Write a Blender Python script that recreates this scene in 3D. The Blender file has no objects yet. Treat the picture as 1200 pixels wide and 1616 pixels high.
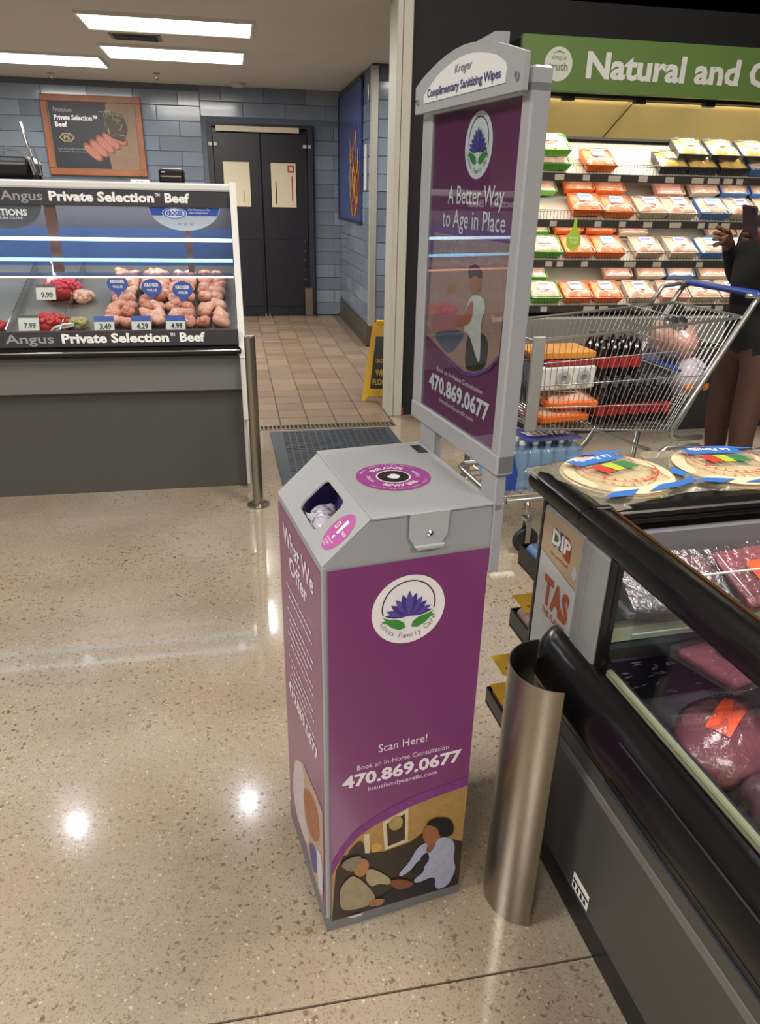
import bpy, bmesh, math, random
from mathutils import Vector, Matrix
random.seed(7)
PI = math.pi
S = bpy.context.scene
COL = S.collection
R = math.radians

# ------------------------------------------------------------------ camera
cd = bpy.data.cameras.new('camera'); cam = bpy.data.objects.new('camera', cd); COL.objects.link(cam)
cam.matrix_world = Matrix(((0.982, 0.060, -0.177, 0.0), (-0.185, 0.411, -0.893, 0.0), (0.019, 0.910, 0.415, 1.5), (0, 0, 0, 1)))
q = cam.matrix_world.to_quaternion().normalized()
cam.rotation_mode = 'QUATERNION'; cam.rotation_quaternion = q; cam.location = (0, 0, 1.5)
cd.sensor_fit = 'HORIZONTAL'; cd.sensor_width = 36; cd.lens = 34.05; cd.shift_y = 16 / 1200
cd.clip_start = .02; cd.clip_end = 60
S.camera = cam

# ------------------------------------------------------------------ world and exposure
w = bpy.data.worlds.new('world'); S.world = w; w.use_nodes = True
w.node_tree.nodes['Background'].inputs[0].default_value = (.9, .93, 1, 1)
w.node_tree.nodes['Background'].inputs[1].default_value = .25
S.view_settings.view_transform = 'Standard'; S.view_settings.look = 'None'
S.view_settings.gamma = 1; S.view_settings.use_curve_mapping = False
S.view_settings.exposure = 0.0

def area(name, loc, size, power, col=(1, 1, 1), rot=(0, 0, 0), sy=None):
    l = bpy.data.lights.new(name, 'AREA'); l.energy = power; l.color = col; l.size = size
    if sy: l.shape = 'RECTANGLE'; l.size_y = sy
    o = bpy.data.objects.new(name, l); o.location = loc; o.rotation_euler = rot; COL.objects.link(o); return o
WARM = (1, .93, .83); COOL = (.86, .93, 1)
# ceiling fixtures of the sales floor
area('store_light', (-2.8, .5, 4.2), 1.2, 150, (1, .95, .88), sy=1.2)
area('store_light', (1.7, 1.5, 4.2), 1.2, 150, (1, .95, .88), sy=1.2)
area('store_light', (-2.4, -3.0, 4.2), 1.4, 170, (1, .95, .88), sy=1.4)
area('store_light', (1.9, -3.0, 4.2), 1.4, 170, (1, .95, .88), sy=1.4)
# troffers of the meat department
area('troffer_light', (-.42, 7.85, 2.59), 1.15, 48, (1, .96, .9), sy=.55)
area('troffer_light', (-.39, 6.6, 2.59), 1.15, 48, (1, .96, .9), sy=.55)
area('troffer_light', (-1.74, 8.5, 2.59), 1.15, 48, (1, .96, .9), sy=.55)
area('troffer_light', (2.3, 6.7, 2.59), 1.15, 30, (1, .96, .9), sy=.55)  # added lamp with no visible source, lifts the dim right side of the corridor
# refrigerated case lamps
area('deck_light', (3.3, 4.53, 2.02), 3.1, 30, (1, .94, .8), rot=(R(14), 0, 0), sy=.08)
for z in (1.585, 1.33, 1.095): area('shelf_light', (3.3, 4.525, z), 3.1, 7, (1, .94, .84), rot=(R(18), 0, 0), sy=.03)
area('counter_light', (-1.5, 4.23, 1.40), 2.9, 15, (.92, .95, 1), rot=(R(36), 0, 0), sy=.08)

# ------------------------------------------------------------------ materials
def lin(h):
    h = h.lstrip('#'); c = [int(h[i:i + 2], 16) / 255 for i in (0, 2, 4)]
    return tuple((x / 12.92 if x <= .04045 else ((x + .055) / 1.055) ** 2.4) for x in c) + (1,)
MC = {}
def mat(name, hexc, rough=.5, metal=0, var=.08, scale=25, bump=0, spec=.5, coat=0, emit=0, sss=0, alpha=1):
    if name in MC: return MC[name]
    m = bpy.data.materials.new(name); m.use_nodes = True; nt = m.node_tree; b = nt.nodes['Principled BSDF']
    c = lin(hexc)
    tc = nt.nodes.new('ShaderNodeTexCoord'); n = nt.nodes.new('ShaderNodeTexNoise'); n.inputs['Scale'].default_value = scale; n.inputs['Detail'].default_value = 3
    nt.links.new(tc.outputs['Object'], n.inputs['Vector'])
    mx = nt.nodes.new('ShaderNodeMix'); mx.data_type = 'RGBA'
    mx.inputs[6].default_value = tuple(x * (1 - var) for x in c[:3]) + (1,); mx.inputs[7].default_value = tuple(min(1, x * (1 + var)) for x in c[:3]) + (1,)
    nt.links.new(n.outputs['Fac'], mx.inputs[0]); nt.links.new(mx.outputs[2], b.inputs['Base Color'])
    b.inputs['Roughness'].default_value = rough; b.inputs['Metallic'].default_value = metal; b.inputs['Specular IOR Level'].default_value = spec
    if coat: b.inputs['Coat Weight'].default_value = coat; b.inputs['Coat Roughness'].default_value = .08
    if emit: nt.links.new(mx.outputs[2], b.inputs['Emission Color']); b.inputs['Emission Strength'].default_value = emit
    if bump:
        bp = nt.nodes.new('ShaderNodeBump'); bp.inputs['Strength'].default_value = bump; bp.inputs['Distance'].default_value = .01
        nt.links.new(n.outputs['Fac'], bp.inputs['Height']); nt.links.new(bp.outputs['Normal'], b.inputs['Normal'])
    MC[name] = m; return m
def glass(name, tint='#ffffff', refl=.5, rough=.02, op=0, opc='#888888', bump=0, ior=1.45):
    if name in MC: return MC[name]
    m = bpy.data.materials.new(name); m.use_nodes = True; nt = m.node_tree; nt.nodes.remove(nt.nodes['Principled BSDF'])
    out = nt.nodes['Material Output']
    t = nt.nodes.new('ShaderNodeBsdfTransparent'); t.inputs[0].default_value = lin(tint)
    g = nt.nodes.new('ShaderNodeBsdfGlossy'); g.inputs['Roughness'].default_value = rough
    f = nt.nodes.new('ShaderNodeFresnel'); ge = nt.nodes.new('ShaderNodeNewGeometry'); mr = nt.nodes.new('ShaderNodeMapRange')
    mr.inputs['To Min'].default_value = ior; mr.inputs['To Max'].default_value = 1 / ior; nt.links.new(ge.outputs['Backfacing'], mr.inputs['Value']); nt.links.new(mr.outputs[0], f.inputs[0])
    mu = nt.nodes.new('ShaderNodeMath'); mu.operation = 'MULTIPLY'; mu.inputs[1].default_value = refl * 2; mu.use_clamp = True
    nt.links.new(f.outputs[0], mu.inputs[0])
    mx = nt.nodes.new('ShaderNodeMixShader'); nt.links.new(mu.outputs[0], mx.inputs[0])
    first = t.outputs[0]
    if op:
        d = nt.nodes.new('ShaderNodeBsdfDiffuse'); d.inputs[0].default_value = lin(opc)
        m2 = nt.nodes.new('ShaderNodeMixShader'); m2.inputs[0].default_value = op
        nt.links.new(t.outputs[0], m2.inputs[1]); nt.links.new(d.outputs[0], m2.inputs[2]); first = m2.outputs[0]
    if bump:
        tc = nt.nodes.new('ShaderNodeTexCoord'); n = nt.nodes.new('ShaderNodeTexNoise'); n.inputs['Scale'].default_value = 45; n.inputs['Detail'].default_value = 4
        nt.links.new(tc.outputs['Object'], n.inputs['Vector'])
        bp = nt.nodes.new('ShaderNodeBump'); bp.inputs['Strength'].default_value = bump; bp.inputs['Distance'].default_value = .01
        nt.links.new(n.outputs['Fac'], bp.inputs['Height']); nt.links.new(bp.outputs['Normal'], g.inputs['Normal'])
    nt.links.new(first, mx.inputs[1]); nt.links.new(g.outputs[0], mx.inputs[2]); nt.links.new(mx.outputs[0], out.inputs[0])
    MC[name] = m; return m

GREY = mat('kiosk_grey_powdercoat', '#9a9da2', .45, var=.03, scale=200, bump=.03)
PURPLE = mat('purple_vinyl', '#7c3b71', .28, var=.05, scale=6, coat=.3)
PURPLE2 = mat('purple_vinyl_light', '#8e3f86', .3)
WHITE = mat('white_print', '#eeecf0', .5, var=.02)
BLACK = mat('black_plastic', '#0d0d10', .3, var=.2)
GLOSSBLACK = mat('black_bumper_rubber', '#0c0b0d', .22, var=.3, scale=40, bump=.04)
STEEL = mat('brushed_steel', '#a39d92', .3, metal=1, var=.12, scale=60)
STEELD = mat('dull_steel', '#8b8578', .42, metal=1, var=.15, scale=12)
CHROME = mat('chrome', '#d0d0d0', .12, metal=1, var=.03)
DGREY = mat('case_dark_grey_paint', '#4d4a47', .4, var=.05, scale=8)
MGREY = mat('case_mid_grey_paint', '#6d6b69', .45, var=.04)
LGREY = mat('case_light_grey_paint', '#b3b4b5', .5, var=.04)
CREAM = mat('cream_paint', '#c9c0aa', .5, var=.08, scale=9)
NAVY = mat('navy_door', '#14141f', .4, var=.15, scale=8)
BLACKWALL = mat('black_wall_paint', '#131217', .75, var=.15)
GLASS = glass('clear_glass', '#f2f7f7', .55)
FILM = glass('cling_film', '#fafafa', .7, .12, .05, '#ffffff', .3)
LABEL = mat('paper_label', '#f0eee8', .6)

# ------------------------------------------------------------------ mesh builder
def unit(v): return v.normalized()
class MB:
    def __init__(s): s.v = []; s.f = []; s.m = []
    def add(s, vs, fs, mi=0):
        o = len(s.v); s.v += [tuple(v) for v in vs]; s.f += [tuple(i + o for i in f) for f in fs]; s.m += [mi] * len(fs); return s
    def box(s, x0, x1, y0, y1, z0, z1, mi=0, M=None):
        vs = [Vector((x, y, z)) for z in (z0, z1) for y in (y0, y1) for x in (x0, x1)]
        if M: vs = [M @ v for v in vs]
        return s.add(vs, [(0, 2, 3, 1), (4, 5, 7, 6), (0, 1, 5, 4), (2, 6, 7, 3), (0, 4, 6, 2), (1, 3, 7, 5)], mi)
    def cbox(s, x0, x1, y0, y1, z0, z1, c=.005, mi=0, M=None):       # chamfered box
        vs = []; 
        for z, i in ((z0, c), (z0 + c, 0), (z1 - c, 0), (z1, c)):
            a, b, d, e = x0 + i, x1 - i, y0 + i, y1 - i
            k = c if i == 0 else c * .4
            vs += [Vector(p + (z,)) for p in ((a + k, d), (b - k, d), (b, d + k), (b, e - k), (b - k, e), (a + k, e), (a, e - k), (a, d + k))]
        if M: vs = [M @ v for v in vs]
        fs = [tuple(range(7, -1, -1)), tuple(range(24, 32))]
        for l in range(3):
            for i in range(8): j = (i + 1) % 8; fs.append((l * 8 + i, l * 8 + j, l * 8 + 8 + j, l * 8 + 8 + i))
        return s.add(vs, fs, mi)
    def prism(s, poly, o, ex, ey, h0=0, h1=.01, mi=0):              # poly in plane (ex,ey), extruded along ex x ey
        o = Vector(o); ex = Vector(ex); ey = Vector(ey); n = ex.cross(ey).normalized(); k = len(poly)
        a = sum(poly[i][0] * poly[(i + 1) % k][1] - poly[(i + 1) % k][0] * poly[i][1] for i in range(k))
        if a < 0: poly = poly[::-1]
        vs = [o + ex * p[0] + ey * p[1] + n * h for h in (h0, h1) for p in poly]
        fs = [tuple(range(k - 1, -1, -1)), tuple(range(k, 2 * k))] + [(i, (i + 1) % k, k + (i + 1) % k, k + i) for i in range(k)]
        return s.add(vs, fs, mi)
    def flat(s, poly, fr, h=0, mi=0):                                # flat polygon, frame fr=(o,ex,ey)
        o, ex, ey = [Vector(a) for a in fr]; n = ex.cross(ey).normalized(); k = len(poly)
        a = sum(poly[i][0] * poly[(i + 1) % k][1] - poly[(i + 1) % k][0] * poly[i][1] for i in range(k))
        if a < 0: poly = poly[::-1]
        return s.add([o + ex * p[0] + ey * p[1] + n * h for p in poly], [tuple(range(k))], mi)
    def tube(s, pts, r, n=8, mi=0, closed=False, cap=True):
        pts = [Vector(p) for p in pts]; k = len(pts); rr = r if isinstance(r, (list, tuple)) else [r] * k
        rings = []; up = None
        for i, p in enumerate(pts):
            if closed: t = pts[(i + 1) % k] - pts[i - 1]
            else: t = pts[min(i + 1, k - 1)] - pts[max(i - 1, 0)]
            t.normalize()
            if up is None: up = Vector((0, 0, 1)) if abs(t.z) < .9 else Vector((1, 0, 0))
            a = up - t * up.dot(t)
            if a.length < 1e-4: a = t.orthogonal()
            a.normalize(); up = a; b = t.cross(a)
            rings.append([p + (a * math.cos(2 * PI * j / n) + b * math.sin(2 * PI * j / n)) * rr[i] for j in range(n)])
        fs = []
        for i in range(k if closed else k - 1):
            i2 = (i + 1) % k
            for j in range(n): j2 = (j + 1) % n; fs.append((i * n + j, i * n + j2, i2 * n + j2, i2 * n + j))
        if not closed and cap: fs += [tuple(range(n - 1, -1, -1)), tuple((k - 1) * n + j for j in range(n))]
        return s.add([v for rg in rings for v in rg], fs, mi)
    def lathe(s, prof, c=(0, 0, 0), n=20, mi=0, M=None, sx=1, sy=1):
        vs = [Vector((c[0] + r * math.cos(2 * PI * j / n) * sx, c[1] + r * math.sin(2 * PI * j / n) * sy, c[2] + z)) for r, z in prof for j in range(n)]
        if M: vs = [M @ v for v in vs]
        fs = [(i * n + j, i * n + (j + 1) % n, (i + 1) * n + (j + 1) % n, (i + 1) * n + j) for i in range(len(prof) - 1) for j in range(n)]
        fs += [tuple(range(n - 1, -1, -1)), tuple((len(prof) - 1) * n + j for j in range(n))]
        return s.add(vs, fs, mi)
    def ball(s, c, r, n=10, m=7, jit=0, mi=0, seed=0, M=None, p=1.0):
        rnd = random.Random(seed); ph = [rnd.uniform(0, 6.28) for _ in range(6)]
        vs = []
        for i in range(1, m):
            th = PI * i / m
            for j in range(n):
                a = 2 * PI * j / n
                k = 1 + jit * (math.sin(2 * a + ph[0]) * math.sin(th + ph[1]) + .6 * math.sin(3 * a + ph[2]) * math.sin(2 * th + ph[3]) + .4 * math.sin(5 * a + 3 * th + ph[4]))
                d = (math.sin(th) * math.cos(a), math.sin(th) * math.sin(a), math.cos(th))
                if p != 1: d = tuple(math.copysign(abs(x) ** p, x) for x in d)
                vs.append(Vector((c[0] + d[0] * r[0] * k, c[1] + d[1] * r[1] * k, c[2] + d[2] * r[2] * k)))
        vs += [Vector((c[0], c[1], c[2] + r[2])), Vector((c[0], c[1], c[2] - r[2]))]
        if M: vs = [M @ v for v in vs]
        t = len(vs) - 2; fs = []
        for i in range(m - 2):
            for j in range(n): j2 = (j + 1) % n; fs.append((i * n + j, (i + 1) * n + j, (i + 1) * n + j2, i * n + j2))
        for j in range(n): fs += [(t, j, (j + 1) % n), (t + 1, (m - 2) * n + (j + 1) % n, (m - 2) * n + j)]
        return s.add(vs, fs, mi)
    def heap(s, x0, x1, y0, y1, zf, nx, ny, mi=0):                   # height field with skirt down to zf(...)=base
        vs = [Vector((x0 + (x1 - x0) * i / nx, y0 + (y1 - y0) * j / ny, zf(i / nx, j / ny))) for j in range(ny + 1) for i in range(nx + 1)]
        fs = [(j * (nx + 1) + i, j * (nx + 1) + i + 1, (j + 1) * (nx + 1) + i + 1, (j + 1) * (nx + 1) + i) for j in range(ny) for i in range(nx)]
        return s.add(vs, fs, mi)
    def text(s, t, fr, x0, y0, w=None, h=None, bold=0, mi=0, off=.0006, shear=0, align='L'):
        vs, fs, bb = glyphs(t, bold)
        if not vs: return s
        W = bb[2] - bb[0]; capH = .70
        if h is None: h = w / W * capH
        ky = h / capH; kx = (w / W) if w else ky
        o, ex, ey = [Vector(a) for a in fr]; n = ex.cross(ey).normalized()
        dx = -W * kx / 2 if align == 'C' else 0
        pts = [o + ex * (x0 + dx + (a - bb[0]) * kx + shear * b * ky) + ey * (y0 + b * ky) + n * off for a, b in vs]
        return s.add(pts, fs, mi)
    def arctext(s, t, fr, c, rad, a0, a1, h, bold=0, mi=0, off=.0006, inside=False):
        o, ex, ey = [Vector(a) for a in fr]; n = ex.cross(ey).normalized(); k = len(t)
        for i, ch in enumerate(t):
            vs, fs, bb = glyphs(ch, bold)
            if not vs: continue
            a = a0 + (a1 - a0) * i / max(1, k - 1); r = Vector((math.cos(a), math.sin(a)))
            tg = Vector((r.y, -r.x)) if not inside else Vector((-r.y, r.x)); up = r if not inside else -r
            g = h / .7; mid = (bb[0] + bb[2]) / 2; P0 = Vector(c) + r * rad
            s.add([o + ex * (P0.x + tg.x * (x - mid) * g + up.x * y * g) + ey * (P0.y + tg.y * (x - mid) * g + up.y * y * g) + n * off for x, y in vs], fs, mi)
        return s
    def build(s, name, mats, parent=None, smooth=False, loc=None, rot=None, bevel=0):
        me = bpy.data.meshes.new(name); me.from_pydata(s.v, [], s.f)
        if not isinstance(mats, (list, tuple)): mats = [mats]
        for m in mats: me.materials.append(m)
        me.polygons.foreach_set('material_index', s.m)
        if smooth is True: me.polygons.foreach_set('use_smooth', [True] * len(s.f))
        elif smooth: 
            me.polygons.foreach_set('use_smooth', [True] * len(s.f)); me.set_sharp_from_angle(angle=R(smooth))
        me.update()
        o = bpy.data.objects.new(name, me); COL.objects.link(o)
        if parent: o.parent = parent
        if loc: o.location = loc
        if rot: o.rotation_euler = rot
        if bevel:
            b = o.modifiers.new('bevel', 'BEVEL'); b.width = bevel; b.segments = 2; b.limit_method = 'ANGLE'; b.angle_limit = R(40)
        return o
GC = {}
def glyphs(t, bold):
    k = (t, bold)
    if k not in GC:
        cu = bpy.data.curves.new('t', 'FONT'); cu.body = t; cu.size = 1; cu.resolution_u = 2; cu.offset = bold; cu.fill_mode = 'FRONT'
        ob = bpy.data.objects.new('t', cu); me = ob.to_mesh()
        vs = [(v.co.x, v.co.y) for v in me.vertices]; fs = [tuple(p.vertices) for p in me.polygons]
        ob.to_mesh_clear(); bpy.data.objects.remove(ob); bpy.data.curves.remove(cu)
        bb = (min(v[0] for v in vs), min(v[1] for v in vs), max(v[0] for v in vs), max(v[1] for v in vs)) if vs else (0, 0, 0, 0)
        GC[k] = (vs, fs, bb)
    return GC[k]
def tag(o, label, cat, group=None, kind=None):
    if label: o['label'] = label
    if cat: o['category'] = cat
    if group: o['group'] = group
    if kind: o['kind'] = kind
    return o
def thing(name, label, cat, loc=(0, 0, 0), rz=0, group=None, rot=None):
    o = bpy.data.objects.new(name, None); o.empty_display_size = .1; COL.objects.link(o); o.location = loc
    o.rotation_euler = rot if rot else (0, 0, rz); return tag(o, label, cat, group)
def part(o, label): o['label'] = label; return o
def stuff(o): o['kind'] = 'stuff'; return o
def struct(o): o['kind'] = 'structure'; return o
def dup(o, loc, rot=None, label=None, group=None, parent=None):
    c = o.copy(); COL.objects.link(c); c.parent = parent
    if parent is None:
        c.location = loc
        if rot: c.rotation_euler = rot
        if label: c['label'] = label
        if group: c['group'] = group
    for ch in o.children: dup(ch, None, parent=c)
    return c
def rrect(x0, x1, y0, y1, r, n=4):
    out = []
    for cx, cy, a in ((x1 - r, y1 - r, 0), (x0 + r, y1 - r, 90), (x0 + r, y0 + r, 180), (x1 - r, y0 + r, 270)):
        out += [(cx + r * math.cos(R(a + 90 * i / n)), cy + r * math.sin(R(a + 90 * i / n))) for i in range(n + 1)]
    return out
def disc(cx, cy, r, n=32, ry=None): ry = ry or r; return [(cx + r * math.cos(2 * PI * i / n), cy + ry * math.sin(2 * PI * i / n)) for i in range(n)]
def ring(mb, fr, c, r0, r1, a0, a1, h, mi, n=40):
    o, ex, ey = [Vector(a) for a in fr]; nn = ex.cross(ey).normalized(); vs = []
    for i in range(n + 1):
        a = a0 + (a1 - a0) * i / n
        for r in (r0, r1): vs.append(o + ex * (c[0] + r * math.cos(a)) + ey * (c[1] + r * math.sin(a)) + nn * h)
    mb.add(vs, [(2 * i, 2 * i + 1, 2 * i + 3, 2 * i + 2) for i in range(n)], mi)

# ------------------------------------------------------------------ floor
def floor_material():
    m = bpy.data.materials.new('polished_concrete'); m.use_nodes = True; nt = m.node_tree; b = nt.nodes['Principled BSDF']; L = nt.links.new
    N = nt.nodes.new
    tc = N('ShaderNodeTexCoord')
    def noise(sc, det=4, rough=.6, dist=0):
        n = N('ShaderNodeTexNoise'); n.inputs['Scale'].default_value = sc; n.inputs['Detail'].default_value = det; n.inputs['Roughness'].default_value = rough
        n.inputs['Distortion'].default_value = dist; L(tc.outputs['Object'], n.inputs['Vector']); return n.outputs['Fac']
    def ramp(src, stops):
        r = N('ShaderNodeValToRGB'); e = r.color_ramp.elements
        e[0].position, e[0].color = stops[0][0], lin(stops[0][1]); e[1].position, e[1].color = stops[-1][0], lin(stops[-1][1])
        for p, c in stops[1:-1]: x = e.new(p); x.color = lin(c)
        L(src, r.inputs[0]); return r.outputs[0]
    def mix(fac, a, c, mode='MIX'):
        x = N('ShaderNodeMix'); x.data_type = 'RGBA'; x.blend_type = mode
        if isinstance(fac, float): x.inputs[0].default_value = fac
        else: L(fac, x.inputs[0])
        L(a, x.inputs[6]); L(c, x.inputs[7]); return x.outputs[2]
    def math_(op, a, v=None, c=False):
        x = N('ShaderNodeMath'); x.operation = op; x.use_clamp = c; L(a, x.inputs[0])
        if v is not None:
            if isinstance(v, (int, float)): x.inputs[1].default_value = v
            else: L(v, x.inputs[1])
        return x.outputs[0]
    base = ramp(noise(2.2, 5, .55), [(.3, '#94897a'), (.5, '#a19686'), (.7, '#aaa091')])
    stain = ramp(noise(.9, 3), [(.45, '#000000'), (.7, '#ffffff')])
    base = mix(math_('MULTIPLY', stain, .6), base, ramp(noise(3.1, 3), [(.4, '#a88c66'), (.7, '#a5836a')]))
    def specks(sc, lo, hi, col1, col2, amt, mask=None):
        nonlocal base
        v = N('ShaderNodeTexVoronoi'); v.inputs['Scale'].default_value = sc
        d = N('ShaderNodeVectorMath'); d.operation = 'ADD'
        nn = N('ShaderNodeTexNoise'); nn.inputs['Scale'].default_value = sc * 1.5; L(tc.outputs['Object'], nn.inputs['Vector'])
        s2 = N('ShaderNodeVectorMath'); s2.operation = 'SCALE'; s2.inputs['Scale'].default_value = 1.2 / sc; L(nn.outputs['Color'], s2.inputs[0])
        L(tc.outputs['Object'], d.inputs[0]); L(s2.outputs[0], d.inputs[1]); L(d.outputs[0], v.inputs['Vector'])
        f = ramp(v.outputs['Distance'], [(lo, '#ffffff'), (hi, '#000000')])
        sep = N('ShaderNodeSeparateColor'); L(v.outputs['Color'], sep.inputs[0])
        pick = math_('GREATER_THAN', sep.outputs[0], 1 - amt)
        f = math_('MULTIPLY', f, pick)
        if mask is not None: f = math_('MULTIPLY', f, mask)
        base = mix(f, base, ramp(sep.outputs[1], [(.0, col1), (1, col2)]))
    wear = ramp(noise(1.3, 3), [(.35, '#555555'), (.6, '#ffffff')])
    specks(260, .25, .5, '#85776a', '#7a6e60', .3)
    specks(120, .22, .42, '#75654f', '#8e8070', .36, wear)
    specks(60, .2, .36, '#5a4534', '#7a6350', .42, wear)
    specks(34, .18, .30, '#57412f', '#8a7a66', .16, wear)
    specks(90, .15, .3, '#c9bda4', '#bfae92', .25)
    L(base, b.inputs['Base Color'])
    r = ramp(noise(7, 4), [(.3, '#5a5a5a'), (.7, '#7c7c7c')]); L(r, b.inputs['Roughness'])
    b.inputs['Specular IOR Level'].default_value = .45
    b.inputs['Coat Weight'].default_value = .75; b.inputs['Coat IOR'].default_value = 1.5
    cr = ramp(noise(3, 4), [(.3, '#333333'), (.7, '#484848')]); L(cr, b.inputs['Coat Roughness'])
    bp = N('ShaderNodeBump'); bp.inputs['Strength'].default_value = .06; bp.inputs['Distance'].default_value = .003
    L(noise(14, 5), bp.inputs['Height']); L(bp.outputs['Normal'], b.inputs['Coat Normal'])
    return m
FLOORM = floor_material()
# slabs of the poured floor, parted by a saw-cut joint at y = .923
mb = MB(); mb.box(-6, 7, -6, .9205, -.1, 0); mb.box(-6, 7, .9255, 4.84, -.1, 0); mb.box(1.06, 7, 4.84, 5.3, -.1, 0); mb.box(-6, .1, 4.84, 10.2, -.1, 0); mb.box(-6, 7, .92, .926, -.1, -.006, 1)
mb.box(.1, 3.4, 4.84, 10.2, -.1, -.012, 2)
fl = struct(mb.build('floor', [FLOORM, mat('joint_dirt', '#15100c', .9), mat('tile_grout', '#5e4f42', .9, var=.2)]))
# quarry tiles of the corridor
TILE = [mat('quarry_tile_%d' % i, c, .42, var=.14, scale=14, coat=.15) for i, c in enumerate(('#7e6a58', '#77624f', '#86715f', '#7b6a5b'))]
meshes = []
for i in range(4):
    mb = MB(); mb.cbox(-.097, .097, -.097, .097, -.012, 0, .003); o = mb.build('floor_tile', TILE[i], fl); meshes.append(o.data); bpy.data.objects.remove(o)
for iy in range(26):
    for ix in range(16):
        x = .15 + .2 * ix; y = 5.03 + .2 * iy
        if y > 9.95 or x > 3.0: continue
        if x > 1.3 and (y > 7.75): continue
        if x > 1.0 and y < 5.4: continue
        if x > 1.9 and (iy + ix) % 1 == 0: continue
        o = bpy.data.objects.new('floor_tile', random.choice(meshes)); COL.objects.link(o); o.parent = fl
        o.location = (x, y, random.uniform(-.0008, .0008)); o.rotation_euler = (random.uniform(-.002, .002), random.uniform(-.002, .002), 0)

# ------------------------------------------------------------------ walls and ceilings
WP = mat('store_wall_paint', '#b9b2a6', .8)
NAVYW = mat('dark_slate_wall', '#3b4350', .6, var=.1)
GROUT = mat('wall_grout', '#5c6571', .8, var=.1)
CEIL = mat('dropped_ceiling_panel', '#c9c4bc', .9, var=.05, scale=3)
def wall(name, args, m, **k):
    mb = MB(); [mb.box(*a) for a in args]; return struct(mb.build(name, m))
wall('wall_left', [(-6.15, -6, -6.1, 10.2, 0, 4.5)], WP)
wall('wall_behind_camera', [(-6.15, 7.15, -6.15, -6, 0, 4.5)], WP)
wall('wall_right', [(7, 7.15, -6, 5.1, 0, 4.5)], BLACKWALL)
wall('wall_front', [(1.148, 7, 5.11, 5.3, 0, 4.5)], BLACKWALL)
wall('wall_soffit', [(-6, 1.148, 5.11, 5.3, 2.66, 4.5)], WP)
mb = MB(); mb.box(-6, 7, -6, 5.11, 4.45, 4.55); struct(mb.build('ceiling', mat('store_ceiling', '#d8d5d0', .9)))
mb = MB(); mb.box(-6, 4, 5.11, 10.2, 2.62, 2.70); ceil = struct(mb.build('ceiling_meat_department', CEIL))
ceil.name = 'ceiling.001'
wb = wall('wall_back', [(-6, -.246, 10, 10.2, 0, 2.62), (1.02, 1.5, 10, 10.2, 0, 2.62), (-.246, 1.02, 10, 10.2, 2.24, 2.62)], GROUT)
wc = wall('wall_corridor', [(1.387, 4, 7.82, 10.0, 0, 2.62)], GROUT)
wall('wall_corridor_end', [(4, 4.1, 5.3, 8, 0, 2.62)], NAVYW)
TM = [mat('glazed_tile_%d' % i, c, .16, var=.08, scale=5, coat=.3) for i, c in enumerate(('#6c7787', '#727e8f', '#67717f', '#7c8896', '#6a7482'))]
def tilemesh(wd, i):
    mb = MB(); mb.cbox(-wd / 2, wd / 2, -.009, 0, -.077, .077, .003); o = mb.build('wall_tile', TM[i], None); me = o.data; bpy.data.objects.remove(o); return me
tc_ = {}
def put_tile(parent, x, y, z, wd, rz):
    i = random.randrange(5); k = (round(wd, 3), i)
    if k not in tc_: tc_[k] = tilemesh(wd, i)
    o = bpy.data.objects.new('wall_tile', tc_[k]); COL.objects.link(o); o.parent = parent
    o.location = (x, y, z); o.rotation_euler = (R(random.uniform(-.5, .5)), 0, rz + R(random.uniform(-.5, .5)))
H = .16
def tile_run(parent, a, b, fx, rz, z0=0, z1=2.62, skip=None, L=.5):
    row = 0; z = z0 + H / 2 + .001
    while z + H / 2 <= z1 + .001:
        x = a - (L / 2 if row % 2 else 0)
        while x < b - .02:
            xa, xb = max(x, a), min(x + L, b)
            if xb - xa > .03 and not (skip and skip((xa + xb) / 2, z)):
                px, py = fx((xa + xb) / 2); put_tile(parent, px, py, z, xb - xa - .005, rz)
            x += L
        z += H; row += 1
tile_run(wb, -3.3, -.30, lambda t: (t, 10.0), 0, 0, 2.62)
tile_run(wb, -.30, 1.38, lambda t: (t, 10.0), 0, 2.30, 2.62)
tile_run(wb, 1.04, 1.38, lambda t: (t, 10.0), 0, 0, 2.28)
tile_run(wc, 7.86, 9.99, lambda t: (1.387, 17.85 - t), R(-90), .24, 2.60, L=.36)
tile_run(wc, 1.44, 2.2, lambda t: (t, 7.82), 0, .24, 2.60, L=.5)
# stainless base and corner guard of the corridor corner
mb = MB(); mb.box(1.36, 1.39, 7.80, 9.99, 0, .21); mb.box(1.36, 2.4, 7.79, 7.82, 0, .21); mb.box(1.345, 1.36, 7.79, 9.99, 0, .03)
struct(mb.build('baseboard_right', STEELD))
mb = MB(); mb.box(1.372, 1.378, 7.805, 7.87, .21, 2.6); mb.box(1.372, 1.44, 7.799, 7.805, .21, 2.6); struct(mb.build('trim_1', mat('satin_steel_guard', '#b5b2a8', .45, metal=.5)))
# cream jamb of the opening
mb = MB(); mb.cbox(1.05, 1.085, 5.08, 5.32, 0, 2.70, .004); mb.cbox(1.088, 1.15, 5.085, 5.31, 0, 2.70, .004); mb.box(1.148, 1.165, 5.09, 5.12, 0, .06, 1)
struct(mb.build('trim_2', [mat('jamb_cream', '#bcb7aa', .5, var=.06), mat('rust_stain', '#6b3a24', .8)]))
mb = MB(); mb.box(-6, 1.05, 5.10, 5.3, 2.62, 2.67); struct(mb.build('trim_3', CREAM))

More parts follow.
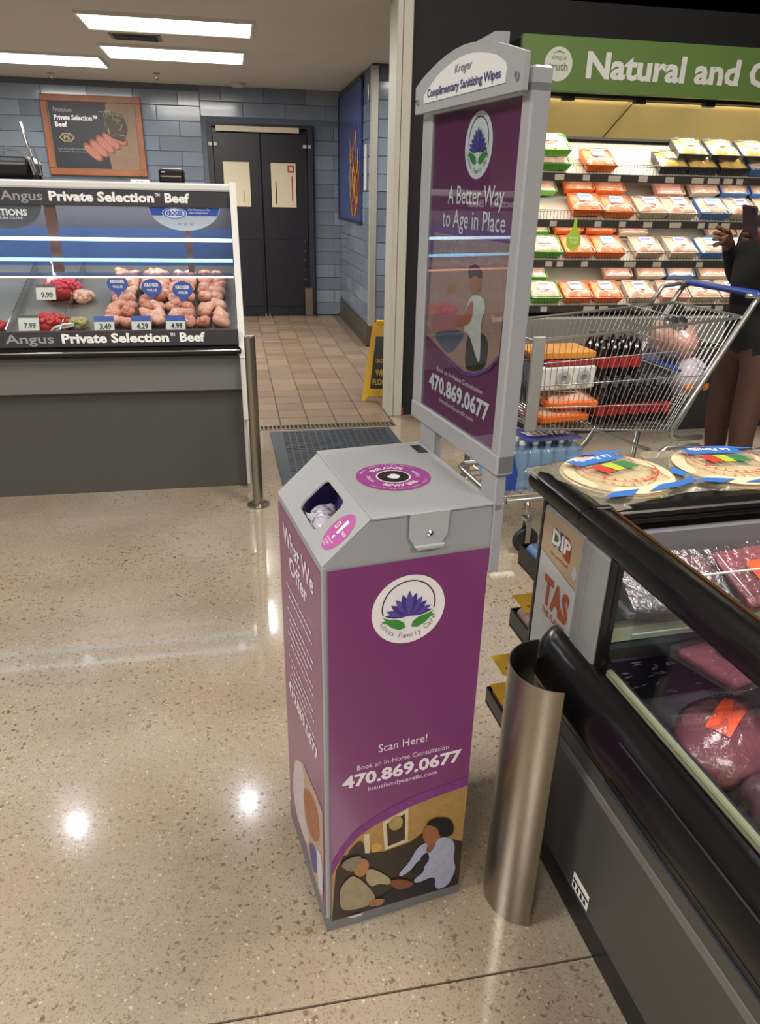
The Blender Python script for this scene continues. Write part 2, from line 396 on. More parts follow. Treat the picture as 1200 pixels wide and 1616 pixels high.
# troffers, vent, sprinklers
LAMP = mat('lamp_diffuser', '#fffdf6', .5, var=0, emit=5.5)
def troffer(x0, x1, y0, y1, label):
    t = thing('ceiling_light', label, 'light', ((x0 + x1) / 2, (y0 + y1) / 2, 2.62), group='troffers of the low ceiling')
    a, b = (x1 - x0) / 2, (y1 - y0) / 2
    m = MB(); m.box(-a, a, -b, b, -.018, -.006); m.build('diffuser', LAMP, t)
    m = MB(); [m.box(*q) for q in ((-a - .02, a + .02, -b - .02, -b, -.022, 0), (-a - .02, a + .02, b, b + .02, -.022, 0), (-a - .02, -a, -b, b, -.022, 0), (a, a + .02, -b, b, -.022, 0))]
    m.build('frame', mat('white_metal', '#dcdad4', .5), t); return t
troffer(-1.02, .18, 7.55, 8.17, 'lit rectangular ceiling light above the steak poster, nearest the double doors')
troffer(-.98, .22, 6.3, 6.82, 'lit rectangular ceiling light cut by the top edge of the photo')
troffer(1.69, 2.91, 6.4, 7.02, 'added rectangular ceiling light, unseen behind the cream jamb')  # added fixture for the extra lamp on the right, out of view
troffer(-2.36, -1.14, 8.2, 8.82, 'lit rectangular ceiling light furthest to the left')
t = thing('ceiling_vent', 'small dark slotted vent between two ceiling lights', 'vent', (-.68, 7.17, 2.62))
m = MB(); m.box(-.2, .2, -.12, .12, -.006, 0); m.build('frame', mat('vent_grey', '#77716a', .6), t)
for i in range(6):
    m = MB(); m.box(-.17, .17, -.095 + .035 * i, -.08 + .035 * i, -.014, -.006); m.build('slat', BLACK, t)
for x, y, lb in ((-.70, 9.2, 'small sprinkler head hanging above the steak poster'), (-1.83, 9.55, 'small sprinkler head furthest left on the low ceiling')):
    t = thing('sprinkler', lb, 'sprinkler', (x, y, 2.62)); m = MB(); m.lathe([(.035, -.006), (.035, 0)], n=12); m.build('plate', STEEL, t)
    m = MB(); m.lathe([(.012, -.06), (.02, -.058), (.008, -.045), (.01, -.006)], n=8); m.build('head', CHROME, t)
t = thing('smoke_detector', 'round white detector on the ceiling over the doors', 'detector', (.15, 9.6, 2.62))
m = MB(); m.lathe([(.06, -.05), (.085, -.03), (.09, 0)], n=20); m.build('housing', LGREY, t, smooth=30)

# accent lamps over the counter, mirrored in the floor
BULB = mat('spot_bulb', '#f4f6ff', .5, var=0, emit=420)
for x, lb in ((-.14, 'small round spotlight over the right end of the meat counter'), (-1.42, 'small round spotlight over the middle of the meat counter')):
    t = thing('spotlight', lb, 'light', (x, 4.31, 2.84), group='spotlights over the counter')
    m = MB(); m.lathe([(.075, 0), (.08, .02), (.08, .16), (.03, .2)], n=20); m.build('housing', BLACK, t, smooth=30)
    m = MB(); m.lathe([(.036, -.004), (.036, .0)], n=16); m.build('bulb', BULB, t)
    m = MB(); m.tube([(0, 0, .19), (0, 0, 1.6)], .008, 6); m.build('rod', BLACK, t)

# ------------------------------------------------------------------ corridor doors
t = thing('double_door', 'dark navy double swing door with covered windows at the corridor end', 'door', (.387, 9.98, 0))
m = MB(); m.box(-.633, -.57, -.06, .05, 0, 2.24); m.box(.57, .633, -.06, .05, 0, 2.24); m.box(-.57, .57, -.05, .05, 2.2, 2.24); m.build('frame', mat('door_frame', '#23242c', .5), t)
m = MB(); m.box(-.57, .57, .04, .06, 0, 2.2); m.build('backing', BLACK, t)  # added dark sheet, stops light leaking between the door leaves
m = MB(); m.cbox(-.52, .47, -.075, -.052, 2.15, 2.21, .004); part(m.build('header_strip', CREAM, t), 'cream strip over the doors')
for s, x0, x1, wx0, wx1 in ((-1, -.565, -.006, -.46, -.143), (1, .006, .565, .115, .42)):
    m = MB(); m.cbox(x0, x1, -.03, .02, .01, 2.14, .004); m.cbox(min(x0, x1) + .03, max(x0, x1) - .03, -.038, -.03, .12, .95, .004); d = m.build('door_leaf', NAVY, t)
    m = MB(); m.cbox(wx0, wx1, -.036, -.03, 1.325, 1.825, .002, 0); m.box(wx0 - .01, wx1 + .01, -.0325, -.03, 1.315, 1.835, 1)
    if s > 0: m.box(wx1 - .1, wx1 - .02, -.0375, -.036, 1.72, 1.80, 2); m.box(wx0 + .05, wx0 + .062, -.0375, -.036, 1.36, 1.62, 1); m.box(wx1 - .055, wx1 - .04, -.0375, -.036, 1.4, 1.68, 2); m.box(wx1 - .08, wx1 - .04, -.0378, -.0375, 1.74, 1.78, 0)
    else: m.box(wx1 - .09, wx1 - .075, -.0375, -.036, 1.38, 1.5, 3)
    part(m.build('window_cover', [mat('window_paper', '#cfc4a8', .6, var=.1, scale=6), BLACK, mat('red_sticker', '#a33b3b', .5), mat('pencil_mark', '#a39b84', .6)], d), 'cream paper covering the door window')
    xh = x0 if s < 0 else x1
    m = MB(); m.cbox(xh - .05, xh - .005, -.075, -.03, 1.99, 2.03, .006); m.cbox(xh + .01, xh + .05, -.075, -.05, 1.99, 2.03, .006); m.build('hinge', LGREY, t)
    if s > 0:
        for k in range(8):
            m = MB(); m.ball((x1 - .05, -.034, .12 + .115 * k), (.01, .008, .01), 8, 5); m.build('rivet', CHROME, d)
m = MB(); m.cbox(.50, .60, -.09, -.06, 0, .36, .004); part(m.build('kick_guard', STEEL, t), 'steel guard low on the frame')
m = MB(); m.tube([(-.02, -.05, .0), (-.02, -.05, .04)], .012, 8); m.tube([(.03, -.05, .0), (.03, -.05, .04)], .012, 8); m.build('floor_stop', CHROME, t)

# ------------------------------------------------------------------ posters on the walls
WOOD = mat('stained_wood', '#8c5638', .45, var=.35, scale=5)
t = thing('steak_poster', 'wood-framed poster of sliced steak hanging on the blue tile wall', 'poster', (-1.52, 9.98, 1.635))
m = MB()
for q in ((-.55, .55, 0, .07), (-.55, .55, .76, .83), (-.55, -.48, .07, .76), (.48, .55, .07, .76)): m.cbox(q[0], q[1], -.035, 0, q[2], q[3], .006)
m.build('frame', WOOD, t)
fr = ((0, -.02, 0), (1, 0, 0), (0, 0, 1)); m = MB()
m.box(-.48, .48, -.02, 0, .07, .76, 0)
m.flat([(-.47, .075), (.15, .075), (.12, .35), (.16, .76), (-.47, .76)], fr, .001, 1)
m.text('Premium', fr, -.42, .655, .2, .045, .01, 2, .002); m.text('Private Selection™', fr, -.42, .575, .47, .05, .025, 3, .002); m.text('Beef', fr, -.42, .505, .13, .05, .025, 3, .002)
hexa = [(-.31 + .085 * math.cos(R(60 * i)), .395 + .05 * math.sin(R(60 * i))) for i in range(6)]
m.flat(hexa, fr, .002, 4); m.flat([(-.31 + (x + .31) * .82, .395 + (z - .395) * .8) for x, z in hexa], fr, .0025, 1); m.text('PS', fr, -.345, .375, .07, .04, .02, 4, .003)
m.text('Look for it in the meat department', fr, -.42, .27, .38, .018, .0, 2, .002); m.text('for tender, flavorful cuts', fr, -.42, .245, .3, .014, 0, 2, .002)
m.build('print', [mat('poster_wood_board', '#7d6553', .5, var=.2, scale=8), mat('poster_slate', '#23262f', .5), mat('poster_grey_text', '#8d8f95', .5), WHITE, mat('poster_gold', '#a39660', .5)], t)
m = MB()
for i in range(5):
    cx, cz = -.10 + .075 * i, .20 + .042 * i; a = R(-42); pts = []
    for k in range(16):
        x_, z_ = .13 * math.copysign(abs(math.cos(R(22.5 * k))) ** .7, math.cos(R(22.5 * k))), .048 * math.sin(R(22.5 * k)); pts.append((cx + .06 + math.cos(a) * x_ - math.sin(a) * z_, cz + .05 + math.sin(a) * x_ + math.cos(a) * z_))
    m.flat(pts, fr, .003 + i * .0008, 1); m.flat([(cx + .06 + (x - cx - .06) * .82 - .006, cz + .05 + (z - cz - .05) * .82 - .006) for x, z in pts], fr, .0034 + i * .0008, 0)
m.flat([(.10, .46), (.2, .40), (.32, .36), (.38, .50), (.34, .64), (.2, .68), (.12, .6)], fr, .0076, 2)
for k in range(26):
    a = random.uniform(0, PI); x, z = random.uniform(.10, .34), random.uniform(.42, .68)
    m.flat([(x - .05 * math.cos(a), z - .05 * math.sin(a)), (x - .006 * math.sin(a), z + .006 * math.cos(a)), (x + .05 * math.cos(a), z + .05 * math.sin(a)), (x + .006 * math.sin(a), z - .006 * math.cos(a))], fr, .008 + k * .0001, 3 if k % 3 else 4)
m.build('steak_picture', [mat('steak_pink', '#a4685a', .5, var=.35, scale=40), mat('steak_brown', '#7c4636', .5, var=.3, scale=40), mat('steak_crust', '#3a2a22', .5), mat('rosemary', '#59623c', .5), mat('rosemary_light', '#8c8a62', .5)], t)
t = tag(bpy.data.objects.new('wall_tag', None), 'small white tag on the wall under the steak poster', 'tag'); COL.objects.link(t); t.location = (-1.06, 9.985, 1.57)
m = MB(); m.cbox(-.12, .1, -.008, 0, -.04, .035, .002); m.build('plate', LABEL, t); m = MB(); m.text('$ lb', ((0, -.0085, 0), (1, 0, 0), (0, 0, 1)), -.05, -.01, .09, .03, .02, 0, 0); m.build('lettering', BLACK, t)

t = thing('food_poster', 'blue poster with golden fried sticks on the side wall of the corridor', 'poster', (1.372, 9.1, 1.235))
fr = ((-.022, 0, 0), (0, -1, 0), (0, 0, 1)); m = MB()
m.box(-.02, .0, -.8, .85, 0, 1.31, 0); m.build('board', mat('poster_blue', '#37477c', .3, var=.2, scale=2), t)
m = MB(); m.box(-.03, 0, -.82, .87, -.03, 0); m.box(-.03, 0, -.82, .87, 1.31, 1.33); m.box(-.03, 0, .85, .87, 0, 1.31); m.build('frame', mat('poster_frame_dark', '#2b2f3c', .4), t)
m = MB()
m.flat([(.1, .05), (.72, .03), (.78, .45), (.6, .62), (.25, .55), (.12, .3)], fr, .0005, 3)
for k in range(46):
    x = random.uniform(.12, .72); z = random.uniform(.06, .9) * (1 - abs(x - .45) * .8); a = R(random.uniform(55, 125)); l = random.uniform(.1, .22); wd = .014
    m.flat([(x - l * math.cos(a) - wd * math.sin(a), z - l * math.sin(a) * .5 + .05), (x - l * math.cos(a) + wd * math.sin(a), z - l * math.sin(a) * .5 + .05), (x + l * math.cos(a) + wd * math.sin(a), z + l * math.sin(a) * .5 + .05), (x + l * math.cos(a) - wd * math.sin(a), z + l * math.sin(a) * .5 + .05)], fr, .001 + k * .0002, k % 3)
m.build('picture', [mat('fried_gold', '#c98a2e', .5, var=.3), mat('fried_brown', '#8c4a22', .5, var=.3), mat('fried_pale', '#dcae62', .5), mat('fried_shadow', '#5a2f28', .6)], t)
m = MB(); m.box(-.012, 0, -.06, .06, 0, .42); part(m.build('card', LGREY, t), 'grey card beside the poster'); bpy.data.objects['card'].location = (0, -1.05, .3)

# ------------------------------------------------------------------ grate, mat, posts, wet floor sign
t = thing('floor_grate', 'long dark drain grate across the corridor entrance', 'grate', (.1, 4.84, 0))
m = MB(); m.box(0, .95, 0, .006, -.03, .003); m.box(0, .95, .094, .1, -.03, .003); m.box(0, .006, .006, .094, -.03, .003); m.box(.944, .95, .006, .094, -.03, .003); m.build('frame', STEELD, t)
m = MB(); m.box(.006, .944, .006, .094, -.06, -.03); m.build('pan', BLACK, t)
for i in range(31):
    m = MB() if i == 0 else m
    if i == 0: m.cbox(-.006, .006, .006, .094, -.02, .002, .002); g0 = m.build('bar', STEELD, t, loc=(.03, 0, 0))
    else: g = g0.copy(); COL.objects.link(g); g.location = (.03 + .0297 * i, 0, 0)
MATM = mat('rubber_mat', '#2e343d', .65, var=.25, scale=60, bump=.3)
t = thing('floor_mat', 'dark blue-grey ribbed rubber mat on the floor before the grate', 'mat', (0, 0, 0))
q = [(.165, 4.78), (1.0, 4.80), (1.03, 3.7), (1.0, 2.9), (.22, 2.9), (.19, 3.7)]
m = MB(); m.prism(q, (0, 0, 0), (1, 0, 0), (0, 1, 0), 0, .008); m.build('mat_base', MATM, t)
m = MB(); y = 2.94
while y < 4.75:
    k = 0; x = .25
    while x < .96: m.box(x, x + .034, y, y + .016, .008, .011); x += .045
    y += .03
stuff(m.build('rib', MATM, t))
for x, y, h, lb in ((.046, 3.535, .876, 'short steel post on the floor at the end of the meat counter'), (1.256, 3.78, .80, 'thin steel post seen behind the kiosk sign')):
    t = thing('guard_post', lb, 'post', (x, y, 0)); r = .026 if x < 1 else .018
    m = MB(); m.lathe([(r, 0), (r, h - .006), (r - .006, h)], n=20); m.build('tube', STEEL, t, smooth=40)
    m = MB(); m.lathe([(r + .032, 0), (r + .032, .006), (r + .004, .014), (r + .002, .03)], n=20); m.build('flange', STEEL, t, smooth=40)
YEL = mat('yellow_plastic', '#e0ae12', .4, var=.06)
t = thing('wet_floor_sign', 'yellow folding wet floor sign leaning behind the cream door jamb', 'sign', (1.1, 5.62, 0), R(-14))
for s, rx in ((1, R(12)), (-1, R(-12))):
    m = MB(); ox = Vector((0, 0, 0)); M = Matrix.Translation((0, -.125 * s, 0)) @ Matrix.Rotation(-rx, 4, 'X')
    poly = [(-.15, 0), (-.12, 0), (-.1, .04), (.1, .04), (.12, 0), (.15, 0), (.075, .6), (-.075, .6)]
    m.prism(poly, M @ Vector((0, 0, 0)), M.to_3x3() @ Vector((1, 0, 0)), M.to_3x3() @ Vector((0, 0, 1)), -.008, .008); pn = m.build('panel', YEL, t)
    m = MB(); f2 = (M @ Vector((0, -.009 * s, 0)), M.to_3x3() @ Vector((s, 0, 0)), M.to_3x3() @ Vector((0, 0, 1)))
    m.flat([(-.085, .1), (.085, .1), (.05, .5), (-.05, .5)], f2, .001, 0); m.text('WET', f2, 0, .2, .09, .05, .03, 1, .002, align='C'); m.text('FLOOR', f2, 0, .13, .13, .045, .03, 1, .002, align='C'); m.text('CAUTION', f2, 0, .3, .09, .03, .03, 1, .002, align='C')
    m.build('warning_print', [BLACK, YEL], pn)
m = MB(); m.cbox(-.05, .05, -.02, .02, .575, .61, .006); m.build('hinge', YEL, t)

# ------------------------------------------------------------------ sanitizing wipes kiosk
K = thing('wipes_kiosk', 'tall grey and purple sanitizing wipes kiosk with a framed sign on top', 'kiosk', (.114, 1.08, 0), R(8.8))
W_, D_ = .32, .355
V = Vector
FP = ((0, 0, 0), (1, 0, 0), (0, 0, 1))                       # near side, facing -y
FS = ((0, D_, 0), (0, -1, 0), (0, 0, 1))                      # front, facing -x, origin at far edge
side = [(0, .045), (W_, .045), (W_, .998), (.09, .998), (0, .92)]
m = MB()
m.prism(side, (0, .0, 0), (1, 0, 0), (0, 0, 1), -.003, 0)      # near wall
m.prism(side, (0, D_, 0), (1, 0, 0), (0, 0, 1), 0, .003)
m.box(0, .003, .003, D_ - .003, .045, .919); m.box(W_ - .003, W_, .003, D_ - .003, .045, .998)
m.box(.004, W_ - .004, .004, D_ - .004, 0, .05)
m.cbox(-.001, .008, -.001, .008, .0, .918, .002)
m.build('body', GREY, K)
m = MB(); m.box(-.0015, W_ + .0015, -.0015, D_ + .0015, .0, .043); part(m.build('plinth', mat('kiosk_plinth', '#73787a', .5, var=.1), K), 'scuffed grey foot strip')
# sloped face with its rounded opening
sl = V((.09, 0, .08)); L = sl.length; sl /= L; ys = V((0, 1, 0)); o3 = V((0, 0, .92))
hole = rrect(.107, .233, .024, .1, .016, 4); outer = []
def proj(p):                                                # push hole ring to border
    c = (.17, .062); dx, dy = p[0] - c[0], p[1] - c[1]
    t = min(((D_ if dx > 0 else 0) - c[0]) / dx if abs(dx) > 1e-6 else 9e9, ((L if dy > 0 else 0) - c[1]) / dy if abs(dy) > 1e-6 else 9e9)
    return (c[0] + dx * t, c[1] + dy * t)
outer = [proj(p) for p in hole]; k = len(hole)
corn = [(D_, L), (0, L), (0, 0), (D_, 0)]
for cpt in corn:
    j = min(range(k), key=lambda i: (outer[i][0] - cpt[0]) ** 2 + (outer[i][1] - cpt[1]) ** 2); outer[j] = cpt
nrm = V((-sl.z, 0, sl.x)); m = MB()
P3 = lambda p, h: o3 + ys * p[0] + sl * p[1] + nrm * h
vs = [P3(p, 0) for p in outer] + [P3(p, 0) for p in hole] + [P3(p, -.004) for p in hole]
m.add(vs, [(i, (i + 1) % k, k + (i + 1) % k, k + i) for i in range(k)] + [(k + i, k + (i + 1) % k, 2 * k + (i + 1) % k, 2 * k + i) for i in range(k)])
face = part(m.build('sloped_face', mat('kiosk_grey_light', '#a7aaae', .42, var=.03, scale=200, bump=.03), K), 'sloped disposal face with a rounded opening')
m = MB(); v = [(.01, .03), (.2, .03), (.2, .95), (.105, .995), (.088, .985), (.01, .9)]
m.box(.118, .122, .02, .335, .6, .99); m.box(.02, .2, .02, .335, .6, .604); m.box(.02, .2, .335, .339, .6, .93); m.box(.02, .2, .016, .02, .6, .93)
m.build('inner_bin', mat('purple_bin', '#8f80cc', .5, var=.05), K)
# trash bag folds and used wipes in the opening
m = MB()
m.heap(.02, .12, .10, .25, lambda i, j: .895 + .048 * math.sin(PI * j) * (1 - i * .8) + .008 * math.sin(17 * i + 9 * j) * math.cos(13 * j), 18, 18)
for a in range(5):
    m.ball((.040 + .006 * a, .125 + .022 * a, .938 - .003 * a), (.022, .026, .014), 10, 7, .22, seed=a)
m.build('trash_bag', glass('bag_film', '#f4f2fa', .6, .2, .78, '#c9c5d6', .4), K, smooth=True)
# lid
m = MB(); lid = [(.088, -.006), (W_ + .0, -.006), (W_, D_ + .006), (.088, D_ + .006)]
m.prism(lid, (0, 0, .998), (1, 0, 0), (0, 1, 0), 0, .004)
lidm = mat('kiosk_grey_lid', '#a9acb0', .4, var=.03, scale=200, bump=.03)
lido = part(m.build('lid', lidm, K, bevel=.001), 'flat hinged lid')
m = MB(); fl_ = [(.156, .999), (.156, .955), (.166, .94), (.218, .94), (.229, .955), (.231, .999), (.236, 1.002), (.15, 1.002)]
m.prism(fl_, (0, -.006, 0), (1, 0, 0), (0, 0, 1), 0, .003)
m.prism([(.164, .941), (.222, .941), (.218, .934), (.170, .934)], (0, -.009, 0), (1, 0, 0), (0, 0, 1), -.0, .008); m.build('flap', lidm, lido, bevel=.0008)
m = MB(); m.lathe([(.006, 0), (.006, .003), (.003, .005)], n=12, M=Matrix.Translation((.194, -.0095, .962)) @ Matrix.Rotation(R(90), 4, 'X')); m.build('lock', CHROME, lido)
m = MB(); m.tube([(.318, .02, 1.0), (.318, .335, 1.0)], .004, 8); m.build('hinge', GREY, lido)
m = MB(); m.prism([(.292, .285), (.314, .285), (.314, .335), (.292, .335)], (0, 0, 1.0022), (1, 0, 0), (0, 1, 0), 0, .0006); part(m.build('sticker', mat('black_sticker', '#26272a', .4), lido), 'small black sticker')
# round decal on the lid
FL = ((0, 0, 1.0022), (-.22, -.976, 0), (.976, -.22, 0)); FL = ((.191, .169, 1.0026), (1, 0, 0), (0, 1, 0))
PINK = mat('magenta_vinyl', '#a04093', .35, var=.05)
m = MB(); m.flat(disc(0, 0, .073, 40), FL, 0, 0); m.flat(disc(0, 0, .034, 32), FL, .0002, 1); m.flat(disc(0, 0, .031, 32), FL, .0004, 2)
m.flat([(-.006, -.012), (.004, -.014), (.012, -.006), (.013, .004), (.006, .012), (-.003, .013), (-.004, .006), (-.012, .004), (-.011, -.004)], FL, .0006, 1)
m.arctext('TAKE A WIPE', FL, (0, 0), .042, R(130), R(50), .011, .03, 1, .0006); m.arctext('TAKE A WIPE', FL, (0, 0), .042, R(-50), R(-130), .011, .03, 1, .0006)
m.arctext('FREE SANITIZING WIPES', FL, (0, 0), .062, R(150), R(30), .005, .0, 1, .0006); m.arctext('FREE SANITIZING WIPES', FL, (0, 0), .062, R(-30), R(-150), .005, .0, 1, .0006)
m.arctext('WIPES', FL, (0, 0), .045, R(15), R(-15), .007, .02, 1, .0006); m.arctext('WIPES', FL, (0, 0), .045, R(195), R(165), .007, .02, 1, .0006)
m.build('round_decal', [PINK, WHITE, BLACK], lido)
# decal beside the opening
cD = P3((.047, .059), .0006); FD = (cD, (0, -1, 0), tuple(sl))
m = MB(); m.flat(disc(0, 0, .034, 32, .04), FD, 0, 0)
m.flat([(-.004, -.004), (.004, -.004), (.006, .026), (-.006, .026)], FD, .0003, 1); m.flat(disc(0, -.012, .004, 10), FD, .0003, 1)
m.flat([(-.024, .0), (-.014, .0), (-.014, .014), (-.024, .014)], FD, .0003, 1); m.flat([(-.022, .003), (-.016, .003), (-.016, .011), (-.022, .011)], FD, .0005, 0)
for i in range(3): m.text(('Dispose of', 'used wipes', 'here')[i], FD, -.017, -.022 - .006 * i, .03 - .006 * i, .004, .01, 1, .0004)
m.text('TRASH', FD, .009, .002, .02, .006, .02, 1, .0004)
m.build('oval_decal', [mat('pink_decal', '#b85aa6', .4), WHITE], face)

# lotus emblem, drawn in a unit frame
LOT = [mat('emblem_white', '#e8e5ea', .4), mat('emblem_ink', '#2d2440', .5), mat('lotus_violet', '#5a4ba0', .5), mat('lotus_deep', '#41367f', .5), mat('leaf_green', '#3f8a3a', .5), mat('emblem_grey_text', '#77747c', .5)]
def emblem(fr, c, r, parent):
    o, ex, ey = [Vector(a) for a in fr]; fr = (o + ex * c[0] + ey * c[1], ex * r, ey * r)
    m = MB(); m.flat(disc(0, 0, 1, 40), fr, .0004, 0)
    ring(m, fr, (0, .12), .70, .735, R(-15), R(195), .0008, 1)
    def petal(a, l, wd, mi, h, base=(0, -.18)):
        d = V((math.cos(a), math.sin(a))); s = V((-d.y, d.x)); b = V(base)
        pts = [b, b + d * l * .3 + s * wd * .8, b + d * l * .6 + s * wd, b + d * l * .85 + s * wd * .5, b + d * l, b + d * l * .85 - s * wd * .5, b + d * l * .6 - s * wd, b + d * l * .3 - s * wd * .8]
        m.flat([(p.x, p.y) for p in pts], fr, h, mi)
    for i, (a, l, wd, mi) in enumerate(((172, .66, .07, 3), (8, .66, .07, 3), (160, .66, .09, 2), (20, .66, .09, 2), (142, .62, .1, 3), (38, .62, .1, 3), (124, .64, .1, 2), (56, .64, .1, 2), (106, .68, .1, 3), (74, .68, .1, 3), (90, .74, .1, 2))): petal(R(a), l, wd, mi, .0012 + .0001 * i)
    for s in (-1, 1):
        m.flat([(s * .08, -.52), (s * .12, -.36), (s * .30, -.24), (s * .52, -.2), (s * .70, -.12), (s * .62, -.22), (s * .74, -.24), (s * .60, -.32), (s * .45, -.46), (s * .25, -.56)], fr, .0014, 4)
    m.arctext('Lotus Family Care', fr, (0, 0), .83, R(205), R(335), .15, .0, 5, .001, inside=True)
    m.build('emblem', LOT, parent)

# near side graphics
m = MB(); m.prism([(.009, .045), (W_ - .002, .045), (W_ - .002, .912), (.009, .912)], (0, 0, 0), (1, 0, 0), (0, 0, 1), .003, .0042)
gp = part(m.build('graphic_panel', PURPLE, K), 'purple printed panel with lotus emblem and phone number')
FG = ((0, -.0043, 0), (1, 0, 0), (0, 0, 1))
emblem(FG, (.162, .809), .072, gp)
m = MB()
m.text('Scan Here!', FG, .162, .487, .105, .02, .0, 0, .0006, align='C')
m.text('Book an In-Home Consultation', FG, .165, .453, .20, .0125, .0, 0, .0006, align='C')
m.text('470.869.0677', FG, .165, .413, .262, .030, .035, 0, .0006, align='C')
m.text('lotusfamilycarellc.com', FG, .165, .392, .152, .011, .0, 0, .0006, align='C')
m.build('lettering', mat('lilac_white_print', '#e6dfea', .5, var=.02), gp)
PP= {'wall': [(0.0094, 0.1749), (0.0226, 0.2062), (0.0443, 0.2443), (0.0701, 0.2719), (0.1046, 0.2909), (0.1395, 0.3043), (0.1834, 0.3176), (0.2282, 0.3254), (0.2737, 0.3305), (0.3186, 0.3361), (0.3156, 0.0312), (0.0081, 0.0356)], 'band': [(0.0086, 0.1752), (0.0226, 0.2062), (0.0443, 0.2443), (0.0701, 0.2719), (0.1046, 0.2909), (0.1395, 0.3043), (0.1834, 0.3176), (0.2282, 0.3254), (0.2737, 0.3305), (0.3186, 0.3361), (0.3171, 0.3616), (0.2721, 0.356), (0.2269, 0.3507), (0.1825, 0.3428), (0.1388, 0.3294), (0.0957, 0.3106), (0.0614, 0.289), (0.0357, 0.2587), (0.0141, 0.221), (0.0088, 0.1998)], 'curtain': [(0.0409, 0.2312), (0.0767, 0.2668), (0.086, 0.2117), (0.0618, 0.209)], 'sofa': [(0.0191, 0.19), (0.0357, 0.2274), (0.088, 0.2313), (0.124, 0.2065), (0.1875, 0.213), (0.2145, 0.2299), (0.3171, 0.1698), (0.3166, 0.0308), (0.009, 0.0365)], 'frame_b': [(0.0809, 0.2738), (0.0927, 0.2725), (0.0957, 0.214), (0.0837, 0.2184)], 'lamp': [(0.0989, 0.236), (0.1099, 0.2436), (0.1223, 0.2247), (0.1194, 0.2111), (0.097, 0.2135)], 'frame': [(0.1221, 0.2961), (0.1799, 0.3159), (0.1827, 0.2177), (0.1284, 0.2108)], 'frame_in': [(0.1311, 0.2875), (0.1728, 0.3026), (0.1746, 0.2264), (0.1358, 0.2198)], 'motif': [(0.1354, 0.2888), (0.1439, 0.3028), (0.1594, 0.3032), (0.1689, 0.2859), (0.1652, 0.2644), (0.1495, 0.2612), (0.1381, 0.2709)], 'legs': [(0.0903, 0.0389), (0.1268, 0.0746), (0.164, 0.0849), (0.1919, 0.099), (0.255, 0.0871), (0.3137, 0.058), (0.3146, 0.0317), (0.258, 0.0333), (0.1942, 0.0409), (0.1276, 0.0394)], 'coat': [(0.2299, 0.2009), (0.2676, 0.2024), (0.2901, 0.1885), (0.2994, 0.1578), (0.297, 0.1215), (0.3068, 0.0863), (0.2877, 0.0358), (0.2552, 0.039), (0.255, 0.0871), (0.2071, 0.0773), (0.1993, 0.093), (0.2249, 0.1081), (0.2239, 0.1303), (0.2109, 0.1535), (0.1909, 0.1242), (0.1678, 0.1146), (0.1628, 0.1258), (0.1897, 0.1553), (0.2046, 0.192)], 'top': [(0.2176, 0.1632), (0.2314, 0.1703), (0.2375, 0.1436), (0.2242, 0.124), (0.2223, 0.1122), (0.1916, 0.1085), (0.2091, 0.142)], 'neck': [(0.2302, 0.1948), (0.2443, 0.1957), (0.2519, 0.187), (0.2366, 0.1623), (0.2266, 0.172)], 'hair': [(0.2226, 0.2533), (0.2312, 0.266), (0.2473, 0.2693), (0.2736, 0.2593), (0.2891, 0.2394), (0.2925, 0.2027), (0.2726, 0.1989), (0.2578, 0.2077), (0.2516, 0.2347), (0.2321, 0.2501)], 'face': [(0.2178, 0.2375), (0.2218, 0.2507), (0.232, 0.2519), (0.2515, 0.2359), (0.2616, 0.2075), (0.2493, 0.1909), (0.2305, 0.1887), (0.2227, 0.2034), (0.2158, 0.2206)], 'hands': [(0.1421, 0.1153), (0.1679, 0.1115), (0.202, 0.0856), (0.1929, 0.0734), (0.1643, 0.0772), (0.1449, 0.0975)], 'ehair': [(0.0291, 0.2037), (0.04, 0.2171), (0.0574, 0.2205), (0.0771, 0.215), (0.0685, 0.1889), (0.0584, 0.1738), (0.0399, 0.1867)], 'eface': [(0.0619, 0.1943), (0.0772, 0.2103), (0.0884, 0.1991), (0.094, 0.1793), (0.0866, 0.1582), (0.0732, 0.1501), (0.0576, 0.1705)], 'sweater': [(0.0257, 0.1277), (0.0355, 0.148), (0.0531, 0.1651), (0.071, 0.1492), (0.0939, 0.1127), (0.113, 0.0676), (0.0901, 0.0517), (0.0285, 0.0598)], 'arm': [(0.0887, 0.1705), (0.1068, 0.1637), (0.1443, 0.1206), (0.144, 0.0991), (0.1167, 0.116), (0.0985, 0.1109), (0.0845, 0.1409)], 'ehand': [(0.0945, 0.0676), (0.113, 0.0708), (0.1327, 0.0608), (0.1252, 0.0436), (0.0948, 0.0498)], 'paper': [(0.0443, 0.0392), (0.081, 0.0377), (0.0765, 0.0307), (0.0535, 0.0321)]}
